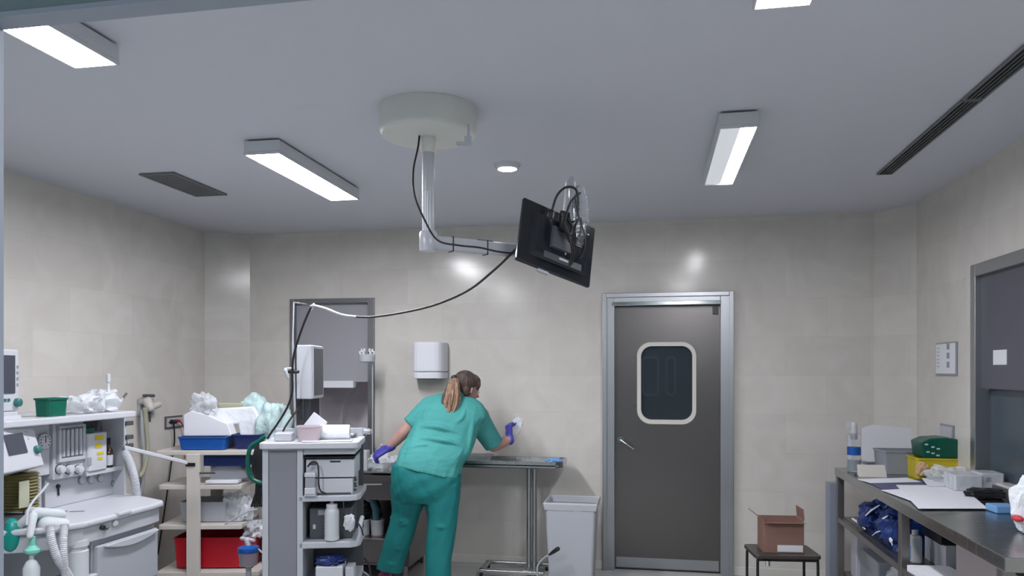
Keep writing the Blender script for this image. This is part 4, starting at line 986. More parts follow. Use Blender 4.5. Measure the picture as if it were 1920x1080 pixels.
# support pole with hook
pp = lambda px, py, Z=4.50: at(px, py, Z=Z)
b0 = tp(541, .24, zt); b0.z = zt
top = pp(549, 642); 
po = thing('support_pole', 'thin grey pole with a hook arm rising behind the tower cart', 'pole', tuple(b0))
mb = MB().cyl(b0, Vector((top.x, top.y, top.z)), .007).cyl(top, pp(551, 567), .0045); link('shaft', mb, M['lgrey'], po, world=True, smooth=True)
mb = MB().tube([pp(551, 567), pp(560, 568), pp(575, 570), pp(588, 573, 4.36)], .0045); mb.capsule(pp(588, 572, 4.36), .012, pp(583, 580, 4.36), .010); link('hook_arm', mb, M['chrome'], po, world=True, smooth=True)
mb = MB(); mb.capsule(pp(536, 695), .014, pp(540, 708), .010); mb.capsule(pp(534, 692), .007, pp(549, 690), .007); link('clamp', mb, M['lgrey'], po, world=True, smooth=True)
mb = MB().capsule(pp(543, 697, 4.42), .011, pp(558, 697, 4.42), .011); link('clamp_knob', mb, M['black'], po, world=True, smooth=True)
cable('monitor_cable', [at(583, 577, Z=4.34), at(574, 596, Z=4.36), at(563, 625, Z=4.38), at(551, 665, Z=4.40), at(548, 700, Z=4.41), at(548, 735, Z=4.42), at(538, 765, Z=4.43), at(520, 795, Z=4.44), at(508, 812, Z=4.46), at(502, 822, Z=4.48)], .0065, M['rubber'], 'black cable falling from the pole hook past the pale monitor to the tower', n=10)
cable('monitor_cable', [at(566, 748, Z=4.6), at(560, 765, Z=4.55), at(545, 785, Z=4.5), at(532, 806, Z=4.47), at(529, 822, Z=4.46)], .006, M['rubber'], 'short black cable from the foot of the pale monitor')

# ------------------------------------------------------------------ steel counter with sink along the back wall
CY0, CY1 = 5.50, 6.075
cx0_, cx1_ = at(540, 880, Y=CY0).x, at(768, 880, Y=CY0).x
ctop = at(690, 883, Y=CY0).z
cn = thing('steel_cabinet', 'dark stainless steel sink counter with drawer and open shelf below the niche', 'counter', ((cx0_ + cx1_) / 2, (CY0 + CY1) / 2, 0))
def CK(n, mb, m, **k): return link(n, mb, m, cn, world=True, **k)
mb = MB().box(cx0_, CY0 - .02, ctop - .012, cx1_, CY0 + .10, ctop); mb.box(cx0_, CY1 - .12, ctop - .012, cx1_, CY1, ctop)
sx0, sx1 = at(652, 870, Y=CY0 + .2).x, at(705, 870, Y=CY0 + .2).x
mb.box(cx0_, CY0 + .10, ctop - .012, sx0, CY1 - .12, ctop); mb.box(sx1, CY0 + .10, ctop - .012, cx1_, CY1 - .12, ctop); CK('worktop', mb, M['steel'], bev=.003)
CK('sink_bowl', MB().box(sx0, CY0 + .10, ctop - .14, sx1, CY1 - .12, ctop - .13).box(sx0 - .002, CY0 + .10, ctop - .13, sx0 + .001, CY1 - .12, ctop - .012).box(sx1 - .001, CY0 + .10, ctop - .13, sx1 + .002, CY1 - .12, ctop - .012), M['steel'])
mb = MB().box(cx0_, CY1 - .02, .1, cx1_, CY1, ctop - .013); mb.box(cx0_, CY0, .1, cx0_ + .02, CY1 - .02, ctop - .013); mb.box(cx1_ - .02, CY0, .1, cx1_, CY1 - .02, ctop - .013)
z1s, z2s = at(700, 937, Y=CY0).z, at(690, 1010, Y=CY0).z
mb.box(cx0_ + .02, CY0 + .01, z2s - .012, cx1_ - .02, CY1 - .02, z2s); mb.box(cx0_ + .02, CY0 + .02, .1, cx1_ - .02, CY0 + .03, z2s - .013); mb.box(cx0_ + .02, CY0 + .005, .1, cx1_ - .02, CY1 - .02, .112)
CK('carcass', mb, M['darksteel'], bev=.002)
CK('shelf_edge', MB().box(cx0_ + .02, CY0 - .002, z2s - .004, cx1_ - .02, CY0 + .009, z2s + .004), M['steel'])
d0, d1 = at(645, 910, Y=CY0).x, at(733, 910, Y=CY0).x
dw = CK('drawer', MB().box(d0, CY0 - .005, z1s, d1, CY0 + .35, ctop - .03), M['darksteel'], bev=.003)
q0, q1 = at(672, 908, Y=CY0 - .03), at(716, 908, Y=CY0 - .03)
link('handle', MB().capsule(q0, .008, q1, .008).cyl(q0, q0 + Vector((0, .03, 0)), .006).cyl(q1, q1 + Vector((0, .03, 0)), .006), M['chrome'], dw, world=True, smooth=True)
for x_ in (cx0_ + .05, cx1_ - .05):
    for y_ in (CY0 + .05, CY1 - .05): CK('foot', MB().cyl((x_, y_, 0), (x_, y_, .1), .02), M['steel'])
# buckets and packs on the open shelf
for px0, px1, lab in ((662, 689, 'left pink banded white tub on the open counter shelf'), (689.5, 716, 'right pink banded white tub under the teal pack, open counter shelf')):
    a_ = at(px0, 990, Y=CY0 + .08).x; b_ = at(px1, 990, Y=CY0 + .08).x; zt1 = at(690, 976, Y=CY0 + .08).z
    t = thing('plastic_tub', lab, 'tub', ((a_ + b_) / 2, CY0 + .14, z2s + .001), 0, 'pink banded tubs'); r = (b_ - a_) / 2 * .97; h_ = zt1 - z2s
    link('body', MB().lathe((0, 0, 0), [(r * .86, 0), (r * .97, h_ - .015), (r, h_ - .012), (r, h_), (r * .93, h_), (r * .83, .006)], 26), M['white'], t, smooth=True)
    link('pink_band', MB().lathe((0, 0, 0), [(r * .866, .005), (r * .885, .03), (r * .915, .075), (r * .928, .085)], 26, cap=False), M['pink'], t, smooth=True)
q = at(706, 976, Y=CY0 + .14); mb = MB(); mb.chain([q + Vector((0, .0, .006)), at(705, 955, Y=CY0 + .14), at(698, 938, Y=CY0 + .12)], [.03, .034, .025], sq=.6); single('teal_pack', mb, new_mat('dull_teal_wrap', (.09, .24, .28), .5, bump=.6, bscale=20), 'dull teal wrapped pack standing in the right tub', 'pack', remesh=.006, sm_it=2)
q = at(686, 955, Y=CY0 + .2); single('black_bag', MB().crumple((q.x, q.y + .06, z2s + .13), (.18, .20, .28), 4, .35), M['black'], 'black plastic bag behind the tubs on counter shelf', 'bag')
single('apron_pack', MB().capsule(at(684, 934, Y=CY0 + .06), .010, at(692, 939, Y=CY0 + .06), .008), M['white'], 'small white tip poking above the black bag', 'pack', smooth=True)

# things on the counter
def onc(px, y): p = at(px, 870, Y=y); return Vector((p.x, y, ctop + .001))
q = onc(681, CY0 + .03); wdt = .085
single('tissue_box', MB().box(-wdt / 2, -.04, 0, wdt / 2, .04, .155, RZ(q, .1)), M['white'], 'upright white box on the counter beside the sink', 'box', bev=.004)
q = onc(682, CY0 + .36); single('dark_box', MB().box(-.065, -.05, .0, .06, .06, .245, RZ(q, 0)), M['dgrey'], 'dark grey box in front of the niche, behind the white box', 'box', bev=.004)
single('white_cloth', MB().crumple(q + Vector((.0, 0, .27)), (.12, .10, .06), 6, .4), M['cloth'], 'small white crumpled cloth lying on the dark grey box', 'cloth')
q = onc(716, CY0 + .12); mb = MB().lathe(q, [(.028, 0), (.03, .01), (.03, .11), (.012, .14), (.012, .155)], 20).mat(1).lathe(q, [(.014, .155), (.015, .19), (.006, .20)], 16)
single('spray_bottle', mb, [M['mask'], M['white']], 'white capped clear bottle standing behind the gloved left hand', 'bottle', smooth=True)
q = onc(722, CY0 + .08); single('plastic_bag', MB().crumple(q + Vector((.0, -.01, .05)), (.24, .16, .14), 9, .5, 40, 22), M['film'], 'crumpled clear plastic bag under the gloved left hand', 'plastic bag')
q = onc(700, CY0 - .0); single('sink_faucet', MB().tube([q + Vector((-.11, .40, 0)), q + Vector((-.11, .40, .10)), q + Vector((-.10, .34, .14)), q + Vector((-.09, .26, .10))], .010), M['chrome'], 'small chrome tap at the back of the sink', 'tap', smooth=True)
# round holder with white prongs on a thin rod
q = at(688, 668, Y=5.75); ho = thing('prong_holder', 'grey round holder with white upright prongs on a thin rod by the niche', 'holder', (q.x, q.y, ctop + .001))
hz = q.z - ctop
link('cup', MB().lathe((0, 0, 0), [(.05, hz - .05), (.062, hz - .045), (.066, hz - .02), (.066, hz + .012), (.058, hz + .014)], 24), M['lgrey'], ho, smooth=True)
for k in range(6):
    a_ = k * math.pi / 3 + .3; x, y = .05 * math.cos(a_), .05 * math.sin(a_)
    link('prong', MB().tube([(x, y, hz + .012), (x * 1.15, y * 1.15, hz + .035), (x * .8, y * .8, hz + .04), (x * .9, y * .9, hz + .06)], .006), M['paper'], ho, smooth=True)
link('rod', MB().cyl((.04, .02, 0), (.04, .02, hz - .045), .005), M['lgrey'], ho, smooth=True); link('rod_foot', MB().cyl((.04, .02, 0), (.04, .02, .012), .03), M['lgrey'], ho)

# ------------------------------------------------------------------ towel dispenser
q0, q1, zb, ztp = spanY(768, 641, 829, 710, WY - .19)
tdp = thing('towel_dispenser', 'white paper towel dispenser on the tiled back wall', 'towel dispenser', ((q0 + q1) / 2, WY - .1, zb))
W_ = (q1 - q0) / 2; Hh = ztp - zb
def cur(z0, z1, s=1.0, y0=-.09, y1=.098):
    pts = []
    for k in range(13):
        a = math.pi * k / 12; c_ = math.cos(a); s_ = math.sin(a)
        pts.append((W_ * s * math.copysign(abs(c_) ** .45, c_), y1 - (y1 - y0) * abs(s_) ** .55 * s))
    return [[Vector((x, y, z)) for x, y in pts] for z in (z0, z1)]
link('cover', MB().rings(cur(.055, Hh)), M['paper'], tdp, bev=.012)
link('lower_tray', MB().rings(cur(.0, .052, .985)), M['paper'], tdp, bev=.006)
link('paper_slot', MB().box(-W_ * .6, -.07, -.004, W_ * .6, -.03, .0005), M['dgrey'], tdp)

# ------------------------------------------------------------------ instrument table (tray on two columns)
TY0, TY1 = 5.66, 6.02
tl, tr = at(800, 868, Y=TY0).x, at(1054, 868, Y=TY0).x
tz1 = at(950, 865, Y=TY0).z; tzb = at(950, 876, Y=TY0).z
it = thing('instrument_table', 'stainless instrument table with raised rim and single column by the wall', 'table', ((tl + tr) / 2, (TY0 + TY1) / 2, 0))
def IK(n, mb, m, **k): return link(n, mb, m, it, world=True, **k)
mb = MB(); mb.box(tl, TY0, tzb + .012, tr - .03, TY1, tzb + .02); IK('tray_floor', mb, M['steel'])
mb = MB(); pr = [(tl, TY0), (tr - .05, TY0), (tr, TY0 + .05), (tr, TY1 - .03), (tr - .03, TY1), (tl, TY1)]
ins = [(tl, TY0 + .022), (tr - .06, TY0 + .022), (tr - .022, TY0 + .06), (tr - .022, TY1 - .04), (tr - .04, TY1 - .022), (tl, TY1 - .022)]
mb.rings([[Vector((x, y, tzb)) for x, y in pr], [Vector((x, y, tz1)) for x, y in pr], [Vector((x, y, tz1)) for x, y in ins], [Vector((x, y, tzb + .02)) for x, y in ins], [Vector((x, y, tzb)) for x, y in ins], [Vector((x, y, tzb)) for x, y in pr]], cap=False)
IK('tray_rim', mb, M['steel'], bev=.003)
pc = at(997, 960, Y=5.84); r = .019
for off in (-.0,): 
    IK('column', MB().cyl((pc.x - .022, pc.y, .06), (pc.x - .022, pc.y, tzb), .019, n=20).cyl((pc.x + .022, pc.y, .06), (pc.x + .022, pc.y, tzb), .019, n=20), M['steel'], smooth=True)
IK('cross_brace', MB().box(tl + .05, pc.y - .02, tzb - .03, pc.x + .06, pc.y + .02, tzb - .001), M['darksteel'])
bl = at(905, 1070, Y=5.84).x; mb = MB()
for yy in (5.70, 5.97):
    mb.box(bl, yy - .02, .035, pc.x + .12, yy + .02, .06)
mb.box(pc.x - .05, 5.70, .035, pc.x + .05, 5.97, .062); mb.box(bl, 5.70, .035, bl + .04, 5.97, .06); IK('base_frame', mb, M['steel'], bev=.004)
for x_ in (bl + .02, pc.x + .1):
    for yy in (5.70, 5.97): IK('caster', MB().cyl((x_ - .01, yy, .018), (x_ + .01, yy, .018), .018, n=14), M['rubber'])
# on the tray
q = at(897, 858, Y=5.80); single('kidney_bowl', MB().bin(.20, .14, .055, .8, M=RZ((q.x, 5.82, tzb + .021), 0)), M['mask'], 'milky plastic basin on the tray beside the woman', 'basin')
q = at(878, 860, Y=5.72); single('folded_wipe', MB().box(-.05, -.04, 0, .05, .04, .01, RZ((q.x - .01, 5.74, tzb + .021), .3)), M['paper'], 'folded white wipe at the left end of the steel tray', 'wipe')
q = at(1040, 860, Y=5.74); single('blue_wrapper', MB().crumple((q.x, 5.74, tzb + .042), (.11, .08, .05), 17, .5), M['ltblue'], 'small light blue wrapper at the right corner of the steel tray', 'wrapper')
q = at(1046, 862, Y=5.70); single('syringe', MB().capsule((q.x - .12, 5.70, tzb + .028), .006, (q.x - .03, 5.70, tzb + .03), .005), M['black'], 'thin dark instrument lying by the light blue wrapper', 'instrument', smooth=True)

# ------------------------------------------------------------------ lever, pedal, white bin
p0 = at(1008, 1062, Y=5.46); p1 = at(1046, 1029, Y=5.42); p2 = at(1030, 1040, Y=5.43)
pd = thing('foot_pedal', 'black foot pedal with a thin lever beside the white bin', 'pedal', (at(1035, 1080, Y=5.42).x, 5.42, 0))
mb = MB().tube([(p0.x, p0.y, .08), p0, at(1018, 1048, Y=5.45), p2], .006); link('lever', mb, M['lgrey'], pd, world=True, smooth=True)
link('lever_grip', MB().chain([p2, (p2 + p1) / 2, p1], [.008, .014, .016]), M['black'], pd, world=True, smooth=True)
q = at(1040, 1070, Y=5.42); link('pedal_body', MB().crumple((q.x - .01, q.y, .05), (.12, .12, .10), 2, .1, sc_=1), M['rubber'], pd, world=True, smooth=True)
bx0, bx1, _, bzt = spanY(1018, 944, 1120, 1080, 5.50)
wb = thing('waste_bin', 'tall white plastic waste bin with liner beside the steel door', 'bin', ((bx0 + bx1) / 2, 5.68, 0))
bw = bx1 - bx0
link('body', MB().bin(bw * .93, .34, bzt - .02, .86, lip=.004, M=RZ((0, 0, 0), 0)), M['binw'], wb, bev=.006)
link('rim', MB().rings([[Vector((x * s, y * s, z)) for x, y in ((-bw / 2, -.18), (bw / 2, -.18), (bw / 2, .18), (-bw / 2, .18))] for z, s in ((bzt - .055, .955), (bzt - .012, 1.0), (bzt, .99), (bzt, .93), (bzt - .05, .90))], cap=False), M['white'], wb, bev=.006)
link('liner', MB().rings([[Vector(((bw / 2 - .01) * math.copysign(min(1, abs(math.cos(a)) * 1.35), math.cos(a)) * s, .175 * math.copysign(min(1, abs(math.sin(a)) * 1.35), math.sin(a)) * s, z + .006 * math.sin(a * 5 + z * 9))) for a in [2 * math.pi * k / 40 for k in range(40)]] for z, s in ((bzt - .075, .955), (bzt - .05, .965), (bzt - .045, .95))], cap=False), M['paper'], wb, smooth=True)
# floor cables near the tower
random.seed(3)
for k, (pts, lab) in enumerate((([(640, 1040), (652, 1052), (668, 1064), (690, 1078), (700, 1092)], 'grey floor cable curling out from under the tower cart'), ([(650, 1032), (672, 1038), (690, 1056), (694, 1076), (690, 1094)], 'black floor cable nearest the counter foot'))):
    cable('floor_cable', [at(x, y, Z=4.85 + .1 * i) for i, (x, y) in enumerate(pts)], .006, M['lgrey' if k == 0 else 'rubber'], lab)
# ------------------------------------------------------------------ the woman
def wp(px, py, Z): return at(px, py, Z=Z)
wo = thing('person', 'woman in green scrubs with ponytail and blue gloves bending over the counter', 'person', tuple(Vector((wp(785, 900, 5.45).x, wp(785, 900, 5.45).y, 0))))
def WK(n, mb, m, **k): return link(n, mb, m, wo, world=True, **k)
headc = wp(876, 728, 5.74)
f_ = (RGT * .80 + FWD * .50 - UP * .28).normalized()        # where the face looks
s_ = f_.cross(UP).normalized(); u_ = s_.cross(f_).normalized()   # s_: her right, u_: up
HP = lambda a, b, c: headc + f_ * a + s_ * b + u_ * c
neck = wp(862, 752, 5.70)
SL, SR = wp(805, 760, 5.62), wp(902, 778, 5.74)             # left / right shoulder in the picture
EL, HL = wp(756, 812, 5.58), wp(731, 838, 5.59)
ER, HR = wp(925, 836, 5.80), wp(957, 824, 5.87)
mb = MB()
mb.ball(HP(-.012, 0, .022), (f_ * .098, s_ * .076, u_ * .092), 28, 18)        # skull
mb.ball(HP(.030, 0, -.035), (f_ * .064, s_ * .057, u_ * .082), 24, 16)        # face
mb.ball(HP(.060, 0, -.098), (f_ * .026, s_ * .026, u_ * .020), 14, 10)        # chin
mb.capsule(HP(.082, 0, -.005), .011, HP(.106, 0, -.036), .013)                 # nose
mb.capsule(HP(.086, -.012, -.070), .009, HP(.086, .012, -.070), .009)          # lips
for sd in (-1, 1):
    mb.ball(HP(.0, sd * .078, -.018), (f_ * .016, s_ * .008, u_ * .028), 12, 10)   # ears
    mb.ball(HP(.070, sd * .034, .008), (f_ * .014, s_ * .022, u_ * .010), 12, 8)   # brow
    mb.ball(HP(.055, sd * .036, -.045), (f_ * .026, s_ * .022, u_ * .026), 12, 10) # cheeks
mb.capsule(HP(-.02, 0, -.06), .050, neck + UP * -.02, .056)
mb.capsule(neck, .06, wp(850, 790, 5.66), .11)
mb.chain([wp(850, 790, 5.66), wp(825, 835, 5.56), wp(803, 885, 5.48)], [.11, .12, .14])
mb.chain([neck - UP * .05, SL, EL, (EL + HL) / 2, HL], [.07, .062, .046, .041, .030])
mb.chain([neck - UP * .05, SR, ER, (ER + HR) / 2, HR], [.07, .062, .048, .042, .032])
mb.chain([wp(803, 885, 5.48), wp(766, 900, 5.48), wp(752, 970, 5.48), wp(733, 1060, 5.52)], [.12, .10, .07, .045])
mb.chain([wp(803, 885, 5.48), wp(832, 905, 5.44), wp(829, 985, 5.42), wp(824, 1090, 5.42)], [.12, .10, .07, .045])
WK('body', mb, M['skin'], remesh=.007, sm_it=3)
for sd in (-1, 1):
    mb = MB().ball(HP(.082, sd * .033, -.010), (f_ * .010, s_ * .013, u_ * .010), 14, 10); mb.mat(1).ball(HP(.089, sd * .033, -.010), (f_ * .005, s_ * .006, u_ * .006), 12, 8)
    WK('eye', mb, [M['white'], M['amber']], smooth=True)
mb = MB().capsule(HP(.093, -.015, -.070), .005, HP(.093, .015, -.070), .005); WK('lips', mb, new_mat('lips', (.42, .14, .14), .4), smooth=True)
# hair: cap over the skull, pulled back into a ponytail
mb = MB()
mb.ball(HP(-.030, 0, .034), (f_ * .098, s_ * .086, u_ * .098), 28, 18)
mb.ball(HP(.016, 0, .066), (f_ * .076, s_ * .074, u_ * .056), 24, 14)
for sd in (-1, 1): 
    mb.ball(HP(-.028, sd * .050, -.018), (f_ * .045, s_ * .036, u_ * .055), 18, 12)
    mb.ball(HP(.052, sd * .052, .040), (f_ * .026, s_ * .022, u_ * .040), 14, 10)
tie = HP(-.125, 0, .040)
mb.capsule(HP(-.09, 0, .04), .05, tie, .026)
WK('hair', mb, M['hair'], remesh=.006, sm_it=3)
tail = [tie, wp(851, 722, 5.60), wp(848, 745, 5.56), wp(845, 765, 5.53), wp(838, 785, 5.51)]
mb = MB()
random.seed(12)
for k in range(44):
    a = random.uniform(0, 6.28); rr = random.uniform(0, 1); pts = []
    for i, q in enumerate(tail):
        sp = [.012, .040, .058, .050, .020][i]; pts.append(q + RGT * math.cos(a) * rr * sp + FWD * math.sin(a) * rr * sp * .6 + RGT * random.uniform(-.005, .005))
    pts[-1] += UP * random.uniform(-.035, .06)
    mb.cur = 0
    mb.tube(pts, lambda t: .0125 * (1 - t * .75) + .001, 6, 4)
WK('ponytail', mb, M['blond'], smooth=True)
mb = MB()
for k in range(9):
    a = random.uniform(0, 6.28); pts = []
    for i, q in enumerate([tie, wp(843, 724, 5.6), wp(833, 745, 5.57), wp(831, 762, 5.55)]):
        pts.append(q + RGT * math.cos(a) * .012 + FWD * math.sin(a) * .01)
    mb.tube(pts, lambda t: .012 * (1 - t * .7), 6, 4)
WK('loose_lock', mb, M['hair'], smooth=True)
d = (tail[1] - tie).normalized(); WK('hair_tie', MB().lathe(tie - d * .012, [(.024, 0), (.030, .006), (.030, .020), (.024, .026)], 18, d), M['black'], smooth=True)

# tunic
rows = [((742, 869), (862, 896), 5.46, .165), ((750, 846), (868, 870), 5.48, .165), ((764, 820), (883, 850), 5.52, .16), ((774, 800), (890, 830), 5.56, .15), ((783, 779), (900, 800), 5.60, .14),
        ((789, 760), (911, 782), 5.63, .125), ((803, 745), (908, 763), 5.66, .095), ((828, 737), (892, 748), 5.69, .065), ((845, 736), (878, 744), 5.70, .05)]
def ringLR(L, R, Z, dep, n=36, ph=0):
    a = wp(L[0], L[1], Z); b = wp(R[0], R[1], Z); c = (a + b) / 2; w_ = (b - a) / 2
    wn = w_.normalized(); dv = (UP - wn * UP.dot(wn)).cross(wn).normalized() * dep
    out = []
    for i in range(n):
        t = 2 * math.pi * i / n; k = .78
        fold = 1 + .018 * math.sin(t * 9 + ph * 1.1) + .012 * math.sin(t * 17 + ph)
        out.append(c + w_ * math.copysign(abs(math.cos(t)) ** k, math.cos(t)) * fold + dv * math.copysign(abs(math.sin(t)) ** k, math.sin(t)) * fold)
    return out
def interp(rows, m=5):
    out = []
    for i in range(len(rows) - 1):
        a = rows[max(i - 1, 0)]; b = rows[i]; c = rows[i + 1]; d = rows[min(i + 2, len(rows) - 1)]
        for k in range(m):
            t = k / m; cr = lambda p, q, r, s: .5 * (2 * q + (r - p) * t + (2 * p - 5 * q + 4 * r - s) * t * t + (3 * q - 3 * r + s - p) * t ** 3)
            out.append(((cr(a[0][0], b[0][0], c[0][0], d[0][0]), cr(a[0][1], b[0][1], c[0][1], d[0][1])), (cr(a[1][0], b[1][0], c[1][0], d[1][0]), cr(a[1][1], b[1][1], c[1][1], d[1][1])), cr(a[2], b[2], c[2], d[2]), cr(a[3], b[3], c[3], d[3])))
    out.append(rows[-1]); return out
mb = MB()
R_ = interp(rows, 5); rr = []
for i, (L, R, Z, dep) in enumerate(R_): rr.append(ringLR(L, R, Z, dep, ph=i * .35))
mb.rings(rr)
# sleeves as wide short tapered tubes with square cuffs
def sleeve(a, b, r0, r1, wd=None):
    mb.capsule(a, r0, a + (b - a) * .3, (r0 * 2 + r1) / 3); mb.cyl(a, b, r0, r1, n=28)
sleeve(wp(806, 764, 5.62), wp(768, 797, 5.585), .085, .064)
sleeve(wp(893, 782, 5.72), wp(926, 834, 5.80), .094, .076)
mb.capsule(wp(806, 764, 5.62), .085, wp(845, 760, 5.68), .09)
mb.capsule(wp(890, 778, 5.72), .092, wp(850, 765, 5.68), .09)
# raised waist folds and the seam of the right side
def onsurf(x, y, rws, push):
    best = min(interp(rws, 8), key=lambda r: abs((r[0][1] + (r[1][1] - r[0][1]) * (x - r[0][0]) / (r[1][0] - r[0][0])) - y))
    cx_ = (best[0][0] + best[1][0]) / 2; hw_ = (best[1][0] - best[0][0]) / 2; t = max(-.97, min(.97, (x - cx_) / hw_))
    return wp(x, y, best[2] - best[3] * (1 - abs(t) ** 2.4) ** .45 + push)
def fold(mb, pts, r, rws, push=None):
    if push is None: push = r * .42
    P = smooth_path([onsurf(x, y, rws, push) for x, y in pts], 4); n = len(P)
    mb.chain(P, [max(.003, r * math.sin(math.pi * (.12 + .76 * i / (n - 1)))) for i in range(n)], n=8)
for pts, r in (([(772, 808), (800, 800), (832, 803), (864, 814)], .026), ([(774, 824), (806, 823), (842, 828), (876, 842)], .024),
               ([(888, 772), (885, 798), (880, 828), (876, 850)], .024), ([(812, 758), (800, 774), (792, 792)], .024),
               ([(872, 768), (866, 784), (852, 795)], .018), ([(764, 852), (776, 838), (800, 834)], .016)):
    fold(mb, pts, r, rows)
WK('tunic', mb, M['scrub'], remesh=.007, sm_it=2)
mb = MB(); nk = wp(861, 746, 5.70); mb.lathe(nk, [(.062, -.01), (.066, 0), (.062, .01)], 24, (HP(0, 0, -.06) - nk).normalized(), cap=False); WK('neckband', mb, M['scrub'], smooth=True)
# trousers
mb = MB()
hips = [((737, 868), (864, 886), 5.46, .15), ((734, 890), (864, 905), 5.46, .165), ((733, 915), (862, 926), 5.46, .16), ((734, 936), (861, 944), 5.46, .13)]
mb.rings([ringLR(*r, ph=i) for i, r in enumerate(interp(hips, 4))])
legL = [((734, 905), (800, 915), 5.47, .13), ((734, 935), (796, 944), 5.47, .12), ((735, 960), (787, 966), 5.48, .10), ((729, 985), (780, 990), 5.49, .095), ((721, 1012), (773, 1016), 5.50, .095), ((713, 1040), (763, 1044), 5.52, .09), ((706, 1064), (755, 1074), 5.53, .085)]
legR = [((796, 915), (863, 905), 5.45, .13), ((797, 945), (862, 935), 5.44, .12), ((802, 970), (859, 962), 5.43, .105), ((800, 1000), (855, 995), 5.42, .095), ((798, 1030), (850, 1028), 5.41, .09), ((798, 1060), (846, 1058), 5.40, .09), ((799, 1094), (846, 1090), 5.40, .085)]
for lg in (legL, legR): mb.rings([ringLR(*r, ph=i * .5) for i, r in enumerate(interp(lg, 4))])
for pts, rw in (([(737, 958), (755, 955), (780, 962)], legL), ([(731, 970), (752, 976), (778, 972)], legL), ([(738, 984), (758, 982), (776, 976)], legL), ([(805, 973), (825, 988), (852, 984)], legR), 
            ([(712, 1050), (732, 1057), (754, 1054)], legL), ([(788, 925), (768, 940), (745, 948)], legL), ([(720, 1020), (745, 1028), (765, 1024)], legL), ([(782, 900), (770, 915), (750, 925)], hips)):
    fold(mb, pts, .019, rw)
fold(mb, [(792, 885), (794, 905), (795, 922)], .008, hips, .012)
WK('trousers', mb, M['trous'], remesh=.009, sm_it=3)
# clogs
for (px, py, Z) in ((722, 1078, 5.60), (824, 1100, 5.42)):
    c = wp(px, py, Z); c.z = .05; tdir = (FWD - RGT * .15).normalized(); sd = tdir.cross(UP)
    mb = MB().ball(c + UP * .01, (tdir * .09, sd * .052, UP * .055), 20, 12).ball(c + tdir * .10 - UP * .006, (tdir * .08, sd * .050, UP * .040), 20, 12).box(-.045, -.09, -.048, .045, .17, -.03, Matrix.Translation(c) @ Matrix.Rotation(YAW + .15, 4, 'Z'))
    WK('clog', mb, M['clog'], remesh=.006, sm_it=2)
# gloves: palm, four fingers and a thumb
def hand(name, wrist, d, n, side, curl, size=1.0, spread=.16):
    """d: direction of the palm, n: normal towards the palm side, side: +1/-1 where the thumb is"""
    d = Vector(d).normalized(); n = Vector(n); n = (n - d * n.dot(d)).normalized(); s = d.cross(n).normalized() * side
    k = size; mb = MB()
    mb.chain([wrist - d * .030 * k, wrist - d * .01 * k, wrist], [.034 * k, .032 * k, .029 * k], sq=.85, wdir=s)
    for j in (-1.5, -.5, .5, 1.5): mb.capsule(wrist + s * j * .010 * k, .015 * k, wrist + d * .085 * k + s * j * .020 * k, .0135 * k)
    for j, ln in ((1.5, .072), (.5, .080), (-.5, .075), (-1.5, .060)):
        p = wrist + d * .085 * k + s * j * .020 * k; dirv = (d + s * j * spread * .35).normalized(); P = [p]; Rr = [.0105 * k]
        for q in range(3):
            ang = curl * (.75 if q == 0 else 1.0)
            dirv = (dirv * math.cos(ang) + (n - dirv * n.dot(dirv)).normalized() * math.sin(ang)).normalized()
            P.append(P[-1] + dirv * ln * k * (.45, .32, .25)[q]); Rr.append((.0100, .0092, .0080)[q] * k)
        mb.chain(P, Rr, n=10)
    t0 = wrist + d * .02 * k + s * .028 * k; t1 = t0 + (d * .55 + s * .8 + n * .35).normalized() * .042 * k; t2 = t1 + (d * .85 + s * .2 + n * .6).normalized() * .032 * k; t3 = t2 + (d * .7 - s * .2 + n * .7).normalized() * .024 * k
    mb.chain([t0, t1, t2, t3], [.017 * k, .0135 * k, .0115 * k, .0095 * k], n=10)
    WK(name, mb, M['glove'], remesh=.0035, sm_it=2)
    return wrist + d * .07 * k + n * .03 * k
dl = (HL - EL).normalized()
hand('left_glove', wp(727, 841, 5.59), (-RGT * .85 - UP * .45), (-UP * .8 + FWD * .5 + RGT * .2), -1, .8, 1.08)
hand('right_glove', wp(956, 819, 5.87), (UP * .95 - RGT * .12 + FWD * .2), (RGT * .8 + FWD * .5), 1, 1.25, 1.0, 0)
q = wp(968, 800, 5.93)
mb = MB().crumple((0, 0, 0), (.085, .035, .15), 7, .22, 34, 20, flat=False)
T_ = FR(q, YAW, 0, math.radians(22)); mb.v = [T_ @ p for p in mb.v]
single('wiping_cloth', mb, M['film'], 'white cloth held against the wall by the right glove', 'cloth')
# ------------------------------------------------------------------ right wall fittings
y0, y1 = at(1757, 672, X=XR).y, at(1796, 672, X=XR).y; z0, z1 = at(1777, 704, X=XR).z, at(1777, 642, X=XR).z
sg = thing('wall_sign', 'small framed white notice with three dark squares on right wall', 'sign', (XR - .01, (y0 + y1) / 2, z0))
link('sign_board', MB().box(XR - .010, min(y0, y1), z0, XR - .001, max(y0, y1), z1), M['mgrey'], sg, world=True, bev=.002)
ya_, yb_ = max(y0, y1), min(y0, y1)
link('sign_sheet', MB().box(XR - .0115, yb_ + .012, z0 + .012, XR - .0101, ya_ - .012, z1 - .008), M['paper'], sg, world=True)
mb = MB()
for k in range(3):
    zc_ = z0 + .05 + k * .058; yc_ = yb_ + (ya_ - yb_) * .36; mb.box(XR - .0125, yc_ - .022, zc_, XR - .0116, yc_ + .022, zc_ + .038)
for k in range(6): mb.box(XR - .0122, ya_ - .075, z0 + .055 + k * .024, XR - .0116, ya_ - .035, z0 + .060 + k * .024)
link('sign_print', mb, M['mgrey'], sg, world=True)
